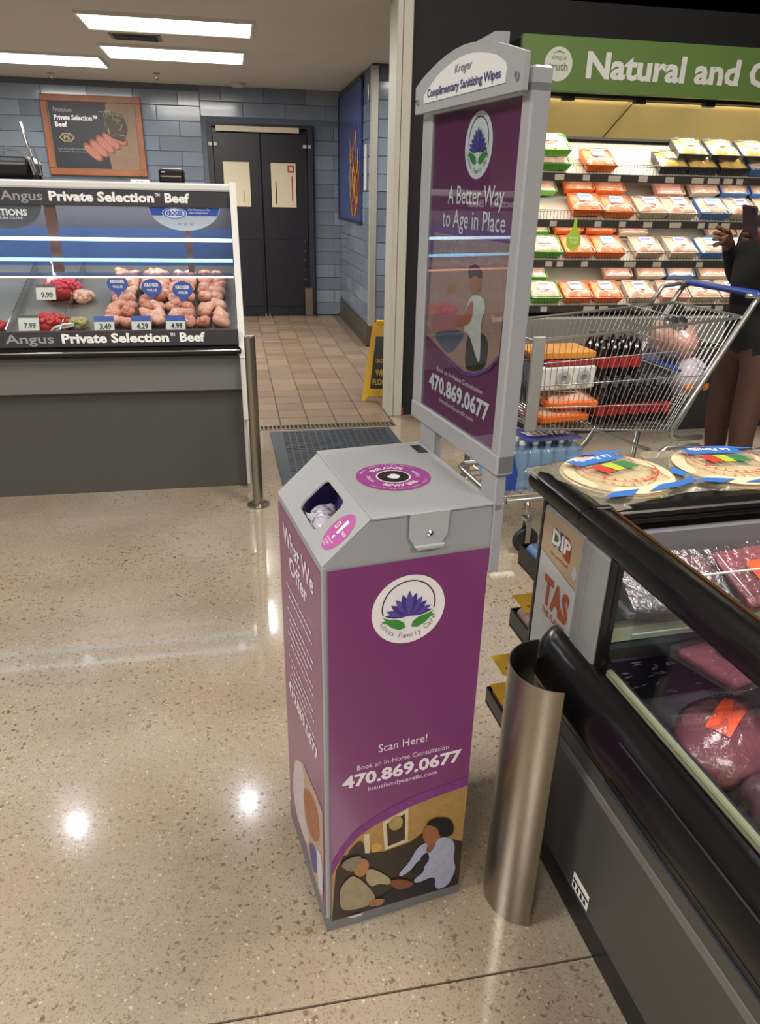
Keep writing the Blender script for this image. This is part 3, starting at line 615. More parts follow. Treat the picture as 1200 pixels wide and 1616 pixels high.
QQ= {'bg': [(-0.3135, 1.4358), (-0.0182, 1.4334), (-0.0166, 1.3969), (-0.0174, 1.3719), (-0.0221, 1.2598), (-0.0503, 1.2332), (-0.1042, 1.2104), (-0.1516, 1.2039), (-0.2282, 1.2176), (-0.332, 1.2407), (-0.32, 1.3695)], 'arc': [(-0.0221, 1.2598), (-0.0503, 1.2332), (-0.1042, 1.2104), (-0.1516, 1.2039), (-0.2322, 1.2184), (-0.2339, 1.2133), (-0.1541, 1.1972), (-0.1033, 1.2047), (-0.0465, 1.2289), (-0.0209, 1.2532)], 'pink': [(-0.3107, 1.2573), (-0.2867, 1.2991), (-0.236, 1.3301), (-0.1902, 1.3183), (-0.1651, 1.2927), (-0.1908, 1.2738), (-0.2571, 1.2566)], 'pface': [(-0.2488, 1.3406), (-0.2318, 1.3542), (-0.2062, 1.3541), (-0.2006, 1.3403), (-0.2245, 1.3286)], 'jeans': [(-0.2971, 1.2499), (-0.1908, 1.2738), (-0.148, 1.2721), (-0.2131, 1.2206), (-0.2617, 1.2303)], 'coat2': [(-0.1625, 1.2755), (-0.1551, 1.3173), (-0.1388, 1.342), (-0.0943, 1.3447), (-0.0791, 1.3278), (-0.0937, 1.3037), (-0.0857, 1.2372), (-0.0944, 1.2311), (-0.1347, 1.2743)], 'wface': [(-0.1492, 1.3658), (-0.1312, 1.3758), (-0.1053, 1.373), (-0.1022, 1.3546), (-0.1259, 1.3436), (-0.1433, 1.3498)], 'whair': [(-0.1587, 1.3841), (-0.1342, 1.3944), (-0.1082, 1.39), (-0.0988, 1.371), (-0.1312, 1.3758), (-0.1479, 1.3659)], 'arm2': [(-0.2005, 1.2902), (-0.1596, 1.3023), (-0.1435, 1.3302), (-0.1241, 1.3327), (-0.1308, 1.2923), (-0.1842, 1.2779)], 'skirt': [(-0.1467, 1.2635), (-0.126, 1.283), (-0.0623, 1.284), (-0.0623, 1.2306), (-0.1046, 1.2127), (-0.1454, 1.2099)], 'qrpatch': [(-0.2063, 1.2529), (-0.1501, 1.2629), (-0.1415, 1.2077), (-0.2018, 1.1945)]}
RR= {'body': [(-0.2721, 0.2583), (-0.1875, 0.3268), (-0.134, 0.3295), (-0.0667, 0.3425), (-0.017, 0.342), (-0.0139, 0.2165), (-0.0315, 0.0503), (-0.1116, 0.0572), (-0.1743, 0.0778), (-0.2744, 0.0717), (-0.3133, 0.1326)], 'white': [(-0.2721, 0.2583), (-0.2078, 0.3101), (-0.1726, 0.2941), (-0.1945, 0.1647), (-0.1325, 0.1354), (-0.1743, 0.0778), (-0.2744, 0.0717), (-0.3133, 0.1326)], 'skin': [(-0.1961, 0.2427), (-0.119, 0.3038), (-0.053, 0.306), (-0.0414, 0.2329), (-0.1037, 0.1662), (-0.1667, 0.1618)], 'blue': [(-0.1525, 0.1141), (-0.0861, 0.173), (-0.0648, 0.1111), (-0.1116, 0.0572)], 'white2': [(-0.0771, 0.1828), (-0.0238, 0.2056), (-0.0239, 0.0723), (-0.0672, 0.0707)]}

SHARP = ('wall', 'band', 'frame', 'frame_in', 'frame_b', 'bg', 'arc', 'paper', 'sofa', 'body')
def chaikin(p):
    for _ in range(2): p = [((a[0] * (1 - t) + b[0] * t), (a[1] * (1 - t) + b[1] * t)) for a, b in zip(p, p[1:] + p[:1]) for t in (.22, .78)]
    return p
def picture(d, order, fr, parent, name, cols):
    m = MB(); ms = []; ky = {}
    for i, (kk, c) in enumerate(order):
        if c not in ky: ky[c] = len(ms); ms.append(mat(name + '_ink_' + c.strip('#'), c, .5, var=.25, scale=70))
        m.flat(d[kk] if kk in SHARP else chaikin(d[kk]), fr, .0006 + .0002 * i, ky[c])
    return m.build(name, ms, parent)
picture(PP, [('wall', '#a8854f'), ('band', '#7d3a80'), ('curtain', '#3d2a24'), ('sofa', '#33281f'), ('frame_b', '#c9bfa6'), ('lamp', '#c79a4a'), ('frame', '#c9bc9c'), ('frame_in', '#3a2c20'), ('motif', '#a4905c'), ('legs', '#191722'), ('coat', '#a5acc8'), ('top', '#1c1a26'), ('neck', '#8a5438'), ('face', '#96603f'), ('hair', '#120f12'), ('sweater', '#9a8b70'), ('arm', '#a59678'), ('eface', '#a7764f'), ('ehair', '#7f786a'), ('hands', '#7c4a30'), ('ehand', '#9c6e4c'), ('paper', '#c9c9c9')], FG, gp, 'photo_print', None)
# front graphics
m = MB(); m.prism([(.008, .045), (D_ - .006, .045), (D_ - .006, .905), (.008, .905)], FS[0], FS[1], FS[2], .0, .0015)
gf = part(m.build('front_panel', PURPLE, K), 'purple front panel listing services')
FF = ((-.0016, D_, 0), (0, -1, 0), (0, 0, 1)); m = MB()
m.text('What We', FF, D_ / 2, .835, .25, .040, .02, 0, .0006, align='C'); m.text('Offer', FF, D_ / 2, .785, .15, .038, .02, 0, .0006, align='C')
rr = random.Random(3)
for i in range(13):                                            # small print, too small to read: broken strokes
    z = .735 - .0205 * i; x = D_ / 2 - .11 + (.02 if i % 3 else 0)
    while x < D_ / 2 + .10 - (.05 if i % 3 == 2 else 0):
        l = rr.uniform(.006, .022)
        if i % 3 != 2 or i % 2: m.flat([(x, z), (x + l, z), (x + l, z + .0055), (x, z + .0055)], FF, .0006, 0)
        x += l + .005
m.text('470.869.0677', FF, D_ / 2, .445, .26, .030, .035, 0, .0006, align='C')
m.build('lettering', mat('lilac_white_print', '#e6dfea'), gf)
FR_ = ((-.0016, 0, 0), (0, -1, 0), (0, 0, 1))
picture(RR, [('body', '#b49a8c'), ('white', '#c7bcc0'), ('skin', '#a06a4c'), ('blue', '#5d5590'), ('white2', '#c6c9d4')], FR_, gf, 'photo_print', None)

# sign above
m = MB(); XS = .31
def yb(x0, x1, y0, y1, z0, z1, c=.003): m.cbox(x0, x1, y0, y1, z0, z1, c)
yb(XS, .342, -.02, .008, 1.06, 1.668); yb(XS, .342, .335, .378, 1.06, 1.64); yb(XS - .002, .342, -.02, .378, 1.058, 1.096)
yb(XS, .342, -.02, .378, 1.634, 1.65)
sf = m.build('sign_frame', GREY, K)
arch = [(-.378, 1.636), (.021, 1.636), (.021, 1.682)] + [(.021 - .4 * t / 12 * 1.0, 1.682 + .036 * math.sin(PI * t / 12)) for t in range(1, 12)] + [(-.378, 1.679)]
m = MB(); m.prism(arch, (XS - .008, 0, 0), (0, -1, 0), (0, 0, 1), 0, .008)
ra = [(-.378, 1.60), (-.157, 1.60), (-.157, 1.737), (-.19, 1.742), (-.25, 1.738), (-.31, 1.726), (-.35, 1.712), (-.378, 1.695)]
m.prism(ra, (.352, 0, 0), (0, -1, 0), (0, 0, 1), -.010, .0)
cp = part(m.build('arched_cap', GREY, K), 'arched top board of the sign')
oval = [(-.335, 1.650), (.000 - .03, 1.650), (-.028, 1.668), (-.035, 1.677)] + [(-.035 - .27 * t / 10, 1.677 + .026 * math.sin(PI * (t + .6) / 11)) for t in range(1, 10)] + [(-.325, 1.668), (-.335, 1.662)]
m = MB(); m.prism(oval, (XS - .0165, 0, 0), (0, -1, 0), (0, 0, 1), -.002, .001)
ov = m.build('name_plate', mat('plate_white', '#d9dade', .35, var=.02), cp)
FO = ((XS - .0178, 0, 0), (0, -1, 0), (0, 0, 1)); m = MB()
m.text('Kroger', FO, -.205, 1.682, .062, .012, .0, 1, .0006, shear=.25); m.text('Complimentary Sanitizing Wipes', FO, -.318, 1.658, .275, .0125, .02, 0, .0006)
m.build('lettering', [mat('navy_print', '#37386e', .5), mat('slate_print', '#5b6478', .5)], ov)
for y in (-.005, .362):
    m = MB(); m.lathe([(.005, 0), (.005, .003), (.002, .004)], n=10, M=Matrix.Translation((XS - .0175, y, 1.655)) @ Matrix.Rotation(R(-90), 4, 'Y')); m.build('screw', CHROME, cp)
m = MB(); m.box(XS + .008, XS + .014, .0, .34, 1.09, 1.64); ps = part(m.build('poster', mat('poster_purple', '#702a5f', .3, var=.06, scale=5), K), 'purple poster behind a clear pane')
FQ = ((XS + .0078, 0, 0), (0, -1, 0), (0, 0, 1))
emblem(FQ, (-.152, 1.576), .05, ps)
m = MB()
m.text('A Better Way', FQ, -.155, 1.487, .212, .030, .005, 0, .0006, align='C'); m.text('to Age in Place', FQ, -.159, 1.448, .243, .030, .005, 0, .0006, align='C')
for i, (s_, w__) in enumerate((('Your loved one wants to be at home, and we’re', .27), ('here to help. Flexible health support services', .26), ('for the ones you love.', .13))): m.text(s_, FQ, -.165, 1.422 - .0175 * i, w__, .009, 0, 0, .0006, align='C')
m.text('Book an In-Home Consultation', FQ, -.17, 1.180, .2, .0095, 0, 0, .0012, align='C'); m.text('470.869.0677', FQ, -.172, 1.139, .265, .031, .035, 0, .0012, align='C'); m.text('lotusfamilycarellc.com', FQ, -.172, 1.122, .15, .0085, 0, 0, .0012, align='C')
m.build('lettering', mat('lilac_white_print', '#e6dfea'), ps)
picture(QQ, [('bg', '#a27c74'), ('pink', '#b06a76'), ('jeans', '#565a70'), ('pface', '#a87058'), ('skirt', '#2f2a2c'), ('coat2', '#c9c2c0'), ('arm2', '#a8604c'), ('wface', '#a4644c'), ('whair', '#3d2a36'), ('arc', '#66408c')], FQ, ps, 'photo_print', None)
m = MB(); m.box(XS + .003, XS + .0045, .004, .337, 1.092, 1.638); part(m.build('clear_pane', GLASS, K), 'glossy clear pane of the sign')
m = MB(); m.box(XS + .016, .338, .006, .336, 1.09, 1.64); m.build('backing', GREY, K)
m = MB(); m.box(XS + .002, XS + .006, .330, .335, 1.40, 1.46); 
for y0, y1 in ((-.006, .05), (.27, .345)):
    m = MB(); m.cbox(.318, .338, y0, y1, .985, 1.065, .002)
    if y0 < 0: m.cbox(.3195, .340, y0, y1, .86, 1.0, .002)
    m.build('post', GREY, K)

# ------------------------------------------------------------------ butcher's service counter
XL = -3.0
CT = thing('service_counter', 'glass-fronted meat service counter with white trim and dark grey base', 'counter', (0, 3.75, 0))
FC = ((0, -.02, 0), (1, 0, 0), (0, 0, 1))
m = MB(); m.box(XL, -.0, .08, .95, .0, .55); part(m.build('base', DGREY, CT), 'dark grey base panel')
m = MB(); m.cbox(XL, .0, .03, .95, .555, .745, .004); part(m.build('front_panel', MGREY, CT), 'mid grey panel under the glass')
m = MB(); m.cbox(XL, .004, -.03, .06, .742, .79, .014); m.build('bumper', GLOSSBLACK, CT)
m = MB(); m.tube([(XL, -.031, .772), (-.002, -.031, .772)], .004, 6); part(m.build('bumper_strip', CHROME, CT), 'chrome strip along the bumper')
TXT = [mat('band_charcoal', '#38363c', .45), mat('band_white_text', '#f0f0f0', .5), mat('band_grey_text', '#9a989c', .5)]
def band(z0, y, hgt, xt, th, nm):
    m = MB(); m.cbox(XL, -.005, y, y + .02, z0, z0 + hgt, .003); b = m.build(nm, TXT[0], CT)
    fr = ((0, y - .0008, 0), (1, 0, 0), (0, 0, 1))
    for dx in (0, -1.35): m = MB(); m.text('Angus', fr, xt[0] + dx, z0 + (hgt - th) / 2 + .005, xt[1] - xt[0], th, .015, 1, .0006); q0 = xt[2]; qw = xt[3] - xt[2]; zz = z0 + (hgt - th) / 2 + .005; m.text('Private Selection', fr, q0 + dx, zz, qw * .742, th, .04, 0, .0006); m.text('TM', fr, q0 + qw * .752 + dx, zz + th * .62, qw * .035, th * .36, .02, 0, .0006); m.text('Beef', fr, q0 + qw * .82 + dx, zz, qw * .18, th, .04, 0, .0006); m.build('lettering', TXT[1:], b)
band(.792, 0.0, .078, (-1.10, -.88, -.845, -.17), .042, 'lower_band')
band(1.418, .385, .078, (-1.108, -.915, -.885, -.21), .042, 'header_band')
m = MB(); m.cbox(XL, .0, .375, .46, 1.496, 1.532, .008); part(m.build('top_rail', mat('white_trim', '#dcdbd8', .35, var=.02), CT), 'white top rail')
m = MB(); m.box(XL, -.01, .42, .95, 1.50, 1.525); m.build('roof', MGREY, CT)
m = MB(); m.prism([(-.015, .73), (.03, .73), (.425, 1.54), (.38, 1.54)], (-.006, 0, 0), (0, 1, 0), (0, 0, 1), 0, .032); m.cbox(-.004, .026, -.01, .03, .40, .75, .004)
part(m.build('end_post', mat('white_trim'[:], '#dcdbd8', .35), CT), 'white slanted end post')
m = MB(); m.box(-.004, .012, .02, .95, .03, .80); m.prism([(.02, .8), (.95, .8), (.95, 1.5), (.42, 1.5)], (-.002, 0, 0), (0, 1, 0), (0, 0, 1), 0, .01); part(m.build('end_panel', LGREY, CT), 'light grey end panel')
for x in (-.76, -1.51, -2.26, -3.0):
    pass
for i in range(4):
    x1 = -.008 - .75 * i; x0 = x1 - .745
    m = MB(); m.add([(x0, .018, .868), (x1, .018, .868), (x1, .39, 1.42), (x0, .39, 1.42)], [(0, 1, 2, 3)]); m.build('glass_pane', GLASS, CT)
dk = mat('case_interior_steel', '#8d8880', .35, metal=.6, var=.1)
m = MB(); m.add([(XL, .03, .80), (-.01, .03, .80), (-.01, .8, 1.10), (XL, .8, 1.10)], [(0, 1, 2, 3)]); m.box(XL, -.01, .02, .05, .78, .835); m.build('deck', dk, CT)
m = MB(); m.box(XL, -.01, .80, .82, 1.08, 1.30); part(m.build('back_panel', mat('case_back_blue', '#35496f', .25, var=.25, scale=3), CT), 'mirrored back panel with its blue reflection put into the colour')  # blue tone stands in for what a mirror here would reflect
m = MB(); m.box(XL, -.01, .80, .83, 1.30, 1.50); m.build('upper_back', mat('case_back_mauve', '#3a3543', .4, var=.1), CT)
LED = mat('led_tube', '#cfeaff', .5, var=0, emit=5); LEDC = mat('led_tube_cyan', '#7fd4ff', .5, var=0, emit=3.2)
for y, z, mm_ in ((.34, 1.265, LED), (.36, 1.165, LEDC)):
    m = MB(); m.tube([(XL, y, z + .004), (-.012, y, z)], .008, 8); m.build('led_tube', mm_, CT)
m = MB(); m.box(XL, -.012, .30, .50, 1.085, 1.091); m.build('added_glass_shelf', GLASS, CT)  # added shelf that carries the glowing line
m = MB(); m.tube([(XL, .30, 1.088), (-.012, .30, 1.088)], .005, 6); m.build('added_glow_line', mat('glow_line_pink', '#ff9f8c', .5, var=0, emit=3), CT)  # added glow, stands in for a reflected line and its streak on the floor
for x, wd in ((-.245, .03), (-.92, .05)):
    m = MB(); m.box(x, x + wd, .40, .43, 1.1, 1.42); m.build('shelf_bracket', mat('copper_bracket', '#6d4a44', .4), CT)
# half-round badges under the header
def badge(xc, w_, cols, txt, label, name='half_round_sign'):
    t = thing(name, label, 'sign', (xc, 3.75 + .40, 1.425)); fr = ((0, -.004, 0), (1, 0, 0), (0, 0, 1))
    pts = [(w_ * math.cos(PI + PI * i / 24), .118 * math.sin(PI + PI * i / 24)) for i in range(25)]
    m = MB(); m.prism(pts, (0, .0, 0), (1, 0, 0), (0, 0, 1), -.002, .003); b = m.build('board', cols[0], t)
    return t, b, fr, pts
BL = mat('badge_blue', '#2b50a8', .4); 
t, b, fr, pts = badge(-.24, .18, [mat('badge_silver', '#b9bcc4', .4)], '', 'half-round blue and silver sign hanging under the right end of the counter header')
m = MB(); cutp = [(-.178, 0), (.178, 0), (.165, -.045), (-.165, -.045)]; m.flat(cutp, fr, .0006, 0)
m.flat(disc(-.05, -.035, .062, 28, .028), fr, .001, 1); ring(m, ((-.05, -.004, -.035), (1, 0, 0), (0, 0, .45)), (0, 0), .05, .058, 0, 2 * PI, .0014, 0)
m.text('KROGER', fr, -.05, -.045, .085, .022, .04, 0, .0018, align='C'); m.text('Our Promise to You', fr, .018, -.022, .11, .012, .0, 1, .0014, shear=.3); m.text('100% SATISFACTION', fr, .025, -.036, .09, .007, .02, 1, .0014)
m.text('★ ★ ★', fr, .0, -.09, .08, .01, 0, 2, .0014, align='C')
m.build('print', [BL, mat('badge_white', '#dfe3ee', .4), mat('badge_dim', '#8f93a0', .4)], t)
t, b, fr, pts = badge(-1.10, .17, [mat('badge_slate', '#55565c', .4)], '', 'half-round dark grey sign hanging under the counter header, cut by the left edge')
m = MB(); m.text('SELECTIONS', fr, -.02, -.055, .24, .028, .04, 0, .0014, align='C'); m.text('PREMIUM CUTS', fr, -.01, -.072, .17, .01, .02, 0, .0014, align='C'); m.build('lettering', WHITE, t)

# product inside: trays, chicken, price tags
def deckz(y): return .80 + (y - .03) * .3 / .77           # y local to the counter
RAW = [mat('raw_chicken_%d' % i, c, .35, var=.22, scale=30, coat=.4, sss=.1) for i, c in enumerate(('#e0a08a', '#d99480', '#e8b09a', '#d88c70'))]
protos = []
for i in range(4):
    m = MB(); m.ball((0, 0, .022), (.040, .044, .027), 12, 8, .16, seed=i + 3); m.ball((.018, .018, .03), (.022, .028, .018), 10, 6, .15, seed=i + 13)
    o = m.build('chicken_breast', RAW[i], smooth=True); protos.append(o)
used = set()
cols = [(-.645, -.52, 'in the leftmost chicken tray'), (-.495, -.375, 'in the second chicken tray from the left'), (-.35, -.225, 'in the third chicken tray from the left'), (-.20, -.07, 'in the rightmost chicken tray')]
for ci, (a, b_, lb) in enumerate(cols):
    t = thing('steel_tray', 'shallow steel tray of raw chicken, ' + ('leftmost of the four', 'second of the four from the left', 'third of the four from the left', 'rightmost of the four')[ci], 'tray', ((a + b_) / 2, 3.75 + .10, deckz(.1) + .003), group='chicken trays in the counter')
    w2 = (b_ - a) / 2 + .010; sl_ = math.atan(.3 / .77); t.rotation_euler = (sl_, 0, 0)
    m = MB(); m.box(-w2, w2, 0, .6, 0, .003); m.box(-w2, -w2 + .003, 0, .6, 0, .03); m.box(w2 - .003, w2, 0, .6, 0, .03); m.box(-w2, w2, 0, .003, 0, .03); m.build('pan', dk, t)
    for r_ in range(8):
        for s in (0, 1):
            y = .125 + .067 * r_ + random.uniform(-.01, .01); x = a + (b_ - a) * (.25 + .5 * s) + random.uniform(-.01, .01)
            i = random.randrange(4); z = deckz(y) + .018 + random.uniform(0, .010) + .022 * (1 - abs(r_ - 3) / 5)
            lab = 'raw chicken piece %s, %s side, row %s from the glass' % (lb.replace(' from the left', ''), ('left', 'right')[s], ('one', 'two', 'three', 'four', 'five', 'six', 'seven', 'eight')[r_])
            if i not in used: used.add(i); o = protos[i]; tag(o, lab, 'chicken', 'raw chicken ' + lb)
            else: o = dup(protos[i], (0, 0, 0), label=lab, group='raw chicken ' + lb); o['category'] = 'chicken'
            o.location = (x, 3.75 + y, z); o.rotation_euler = (sl_, random.uniform(-.3, .3), random.uniform(0, 6.28))
for i in range(4):
    if i not in used: bpy.data.objects.remove(protos[i])
def rnd_badge(x, y, z, lb):
    t = thing('promotion_badge', lb, 'badge', (x, 3.75 + y, z), rot=(R(-12), 0, 0)); fr = ((0, -.003, 0), (1, 0, 0), (0, 0, 1))
    m = MB(); m.prism(disc(0, 0, .052, 26, .042), (0, 0, 0), (1, 0, 0), (0, 0, 1), -.001, .002); m.prism([(-.02, -.035), (.02, -.035), (0, -.07)], (0, 0, 0), (1, 0, 0), (0, 0, 1), -.001, .0015); m.build('card', BL, t)
    m = MB(); m.text('KROGER', fr, 0, .004, .07, .016, .04, 0, .0008, align='C'); m.text('VALUE', fr, 0, -.02, .05, .012, .03, 0, .0008, align='C'); m.build('lettering', WHITE, t)
rnd_badge(-.60, .30, 1.055, 'round blue badge stuck in the leftmost chicken tray'); rnd_badge(-.43, .28, 1.04, 'round blue badge stuck in the second chicken tray'); rnd_badge(-.275, .26, 1.03, 'round blue badge stuck in the third chicken tray')
def price(x, y, txt, blue, lb, h=.0):
    t = thing('price_tag', lb, 'price tag', (x, 3.75 + y, deckz(y) + h + .042), rot=(R(-20), 0, 0)); fr = ((0, -.003, 0), (1, 0, 0), (0, 0, 1))
    m = MB(); m.cbox(-.047, .047, -.002, .002, 0, .075, .001); m.build('card', mat('tag_card', '#d8dad2', .5), t)
    m = MB()
    if blue: m.flat([(-.047, .048), (.047, .048), (.047, .075), (-.047, .075)], fr, .0004, 1)
    else: m.flat([(-.047, .062), (.047, .062), (.047, .075), (-.047, .075)], fr, .0004, 0)
    m.text(txt, fr, .005, .012, .055, .026, .03, 0, .0006, align='C'); m.build('print', [BLACK, BL], t)
price(-.65, .045, '3.49', 1, 'price tag reading 3.49 with a blue top before the leftmost chicken', .01); price(-.475, .045, '4.29', 1, 'price tag reading 4.29 with a blue top before the second chicken tray', .01); price(-.31, .045, '4.99', 1, 'price tag reading 4.99 with a blue top before the third chicken tray', .01)
price(-1.00, .06, '7.99', 0, 'price tag reading 7.99 before the ground beef', .01); price(-.955, .30, '9.99', 0, 'price tag reading 9.99 behind the ground beef', .03)
# red meat and dividers
RED = mat('ground_beef', '#c22b2b', .4, var=.35, scale=60, bump=.5, coat=.3); 
def heap(name, c, r, mm_, lb, cat, seed):
    m = MB(); rnd = random.Random(seed)
    m.ball((0, 0, .01), (r[0] * .9, r[1] * .9, r[2] * .9), 18, 10, .12, seed=seed)
    for k in range(60):
        a = rnd.uniform(0, 6.28); q_ = rnd.uniform(0, 1) ** .5
        x, y = math.cos(a) * q_ * r[0] * .92, math.sin(a) * q_ * r[1] * .92
        m.ball((x, y, .01 + r[2] * .9 * math.sqrt(max(0, 1 - q_ * q_))), (.015, .015, .012), 6, 4, .2, seed=k)
    o = m.build(name, mm_, smooth=True); o.location = (c[0], 3.75 + c[1], c[2]); return tag(o, lb, cat)
heap('ground_beef', (-.93, .17, deckz(.17) + .01), (.10, .09, .055), RED, 'heap of bright red ground beef at the front, beside the divider', 'meat', 1)
heap('ground_beef', (-.915, .50, deckz(.5) + .01), (.10, .14, .06), mat('red_meat_pink', '#cf3a48', .4, var=.3, scale=50, bump=.5, coat=.3), 'heap of pinkish red ground beef with a white scoop in it', 'meat', 2)
heap('beef_cuts', (-1.25, .16, deckz(.16) + .005), (.13, .09, .045), RED, 'pile of red beef cuts at the left edge of the photo', 'meat', 5)
heap('stuffed_chicken', (-.80, .42, deckz(.42) + .01), (.06, .05, .035), RAW[2], 'single seasoned chicken portion alone on the steel deck', 'chicken', 6)
heap('stuffed_pepper', (-.79, .17, deckz(.17) + .01), (.045, .04, .03), mat('herb_stuffing', '#a9a06a', .5, var=.5, scale=60), 'greenish stuffed chicken portion behind the price tag', 'chicken', 7)
WPL = mat('white_plastic', '#e6e3de', .4)
t = thing('scoop', 'white plastic scoop standing in the red meat', 'scoop', (-.94, 3.75 + .46, deckz(.46) + .06), rot=(R(-25), 0, 0))
m = MB(); m.prism(rrect(-.035, .035, -.02, .06, .02), (0, 0, 0), (1, 0, 0), (0, 0, 1), -.01, .01); m.build('bowl', WPL, t)
m = MB(); m.tube([(0, 0, .05), (0, -.005, .12)], .008, 8); m.ball((0, -.005, .125), (.016, .01, .014), 8, 6); m.build('handle', WPL, t)
t = thing('tongs', 'curved white tongs lying before the ground beef', 'tongs', (-.86, 3.75 + .09, deckz(.09) + .03))
m = MB(); m.tube([(-.06, 0, -.01), (-.03, 0, .02), (.02, 0, .035), (.06, .01, .035)], .006, 8); m.tube([(-.055, .01, -.02), (-.02, .01, .008), (.03, .01, .022), (.06, .01, .03)], .006, 8); m.build('arms', WPL, t, smooth=True)
for x, lb in ((-.80, 'steel divider right of the red meat'), (-1.05, 'steel divider left of the ground beef')):
    t = thing('tray_divider', lb + ' in the counter', 'divider', (x - .06, 3.75, 0)); m = MB()
    m.add([(0, .06, deckz(.06)), (.03, .75, deckz(.75)), (.03, .75, deckz(.75) + .06), (0, .06, deckz(.06) + .06), (.004, .06, deckz(.06)), (.034, .75, deckz(.75)), (.034, .75, deckz(.75) + .06), (.004, .06, deckz(.06) + .06)], [(0, 1, 2, 3), (4, 7, 6, 5), (3, 2, 6, 7), (0, 3, 7, 4), (1, 5, 6, 2)]); m.build('plate', CHROME, t)

# behind the counter
t = thing('slicer', 'dark rounded machine top behind the counter at the left edge', 'machine', (-1.12, 4.55, 1.525))
m = MB(); m.cbox(-.15, .10, -.05, .2, 0, .12, .03); m.build('housing', BLACK, t, bevel=.01); m = MB(); m.tube([(-.15, -.06, .13), (.03, -.06, .15), (.09, -.06, .10), (.11, -.06, .0)], .004, 6); m.build('trim', CHROME, t)
t = thing('spray_hose', 'bent chrome tap pipe standing behind the counter', 'tap', (-.99, 4.45, 1.525))
m = MB(); m.tube([(.0, 0, 0), (-.02, 0, .12), (-.045, 0, .27), (-.05, 0, .275)], .008, 8); m.build('pipe', CHROME, t, smooth=True)
m = MB(); m.tube([(.02, 0, 0), (.018, 0, .06), (0, 0, .16)], .004, 6); m.build('hose', STEELD, t); m = MB(); m.lathe([(.02, 0), (.02, .03), (.012, .035)], n=12); m.build('base', BLACK, t)
t = thing('label_printer', 'small black label printer on top of the counter', 'printer', (-.30, 4.3, 1.525))
m = MB(); m.cbox(-.065, .065, 0, .12, 0, .075, .012); m.build('housing', BLACK, t, bevel=.004); m = MB(); m.cbox(-.055, .05, -.004, 0, .035, .042, .001); m.build('slot', CHROME, t)
m = MB(); m.cbox(-.05, -.03, -.003, 0, .055, .062, .001); m.build('button', LGREY, t)

# ------------------------------------------------------------------ multideck chiller with packed meat
MX = 1.66
MD = thing('multideck_chiller', 'open refrigerated wall case with four shelves of packed meat under a green sign', 'chiller', (MX, 4.5, 0))
LEN = 3.5
m = MB(); m.box(0, LEN, .0, .60, .0, .62); m.build('base', mat('chiller_base', '#26262a', .5), MD)
m = MB(); m.cbox(0, LEN, -.05, .10, .62, .80, .01); part(m.build('front_bumper', mat('chiller_bumper', '#7c7a76', .4), MD), 'grey front bumper')
INNER = mat('chiller_inner_cream', '#b8ab88', .5, var=.06)
m = MB(); m.box(0, LEN, .52, .55, .62, 1.90); m.build('back_panel', INNER, MD)
m = MB(); m.box(-.04, 0, -.02, .60, 0, 2.3); m.build('end_panel', BLACK, MD)
m = MB(); m.add([(0, .14, 2.0), (LEN, .14, 2.0), (LEN, .50, 1.87), (0, .50, 1.87)], [(0, 1, 2, 3)]); m.add([(0, .50, 1.87), (LEN, .50, 1.87), (LEN, .55, 1.87), (0, .55, 1.87)], [(0, 1, 2, 3)])
def mirror_mat():
    mm_ = mat('canopy_mirror', '#ecd08a', .18, metal=.6, var=.25, scale=2.2, bump=.05); return mm_  # yellow base colour stands in for the packs reflected in the mirror
m2 = MB(); m2.add([(0, .50, 1.66), (LEN, .50, 1.66), (LEN, .46, 1.84), (0, .46, 1.84)], [(0, 1, 2, 3)]); m2.build('lower_mirror', mirror_mat(), MD)
m3 = MB(); m3.add([(0, .50, 1.86), (LEN, .50, 1.86), (LEN, .34, 2.06), (0, .34, 2.06)], [(0, 1, 2, 3)]); part(m3.build('canopy_mirror', mirror_mat(), MD), 'mirror with the yellow reflection of the packs put into its colour')
m = MB(); m.box(0, LEN, .28, .50, 1.838, 1.852); m.build('light_shelf', mat('shelf_edge_black', '#1b1a1b', .5), MD)
m = MB(); m.tube([(.86, .33, 2.05), (.80, .40, 1.95), (.74, .46, 1.85)], .004, 6); m.build('mirror_seam', BLACK, MD)
m = MB(); m.box(0, LEN, .03, .60, 2.08, 2.30); m.cbox(0, LEN, -.0, .05, 2.03, 2.05, .003)
for i in range(6): m.cbox(.25 + .45 * i, .32 + .45 * i, -.01, .03, 2.012, 2.035, .002)
m.build('canopy', BLACK, MD)
SG = thing('green_sign', 'long green sign board reading Natural and Organic above the chiller', 'sign', (1.64, 4.47, 2.05))
m = MB(); m.cbox(-.02, LEN, -.02, .02, -.0, .265, .004); bd = m.build('board', mat('sign_green', '#546f36', .5, var=.06, scale=3), SG)
fr = ((0, -.0204, 0), (1, 0, 0), (0, 0, 1)); m = MB()
m.text('Natural and Organic', fr, .37, .075, 1.68, .122, .035, 0, .001)
m.build('lettering', mat('sign_silver', '#c4c6c2', .5), bd)
m = MB(); m.flat(disc(.20, .130, .083, 36), fr, .001, 0); m.text('simple', fr, .20, .15, .09, .026, .01, 1, .0016, align='C'); m.text('truth', fr, .20, .10, .115, .04, .02, 1, .0016, align='C'); m.flat([(.16, .18), (.2, .197), (.24, .18), (.2, .186)], fr, .0016, 1)
m.build('round_emblem', [mat('emblem_pale', '#b9bdae', .5), mat('emblem_ink_grey', '#6f746a', .5)], bd)

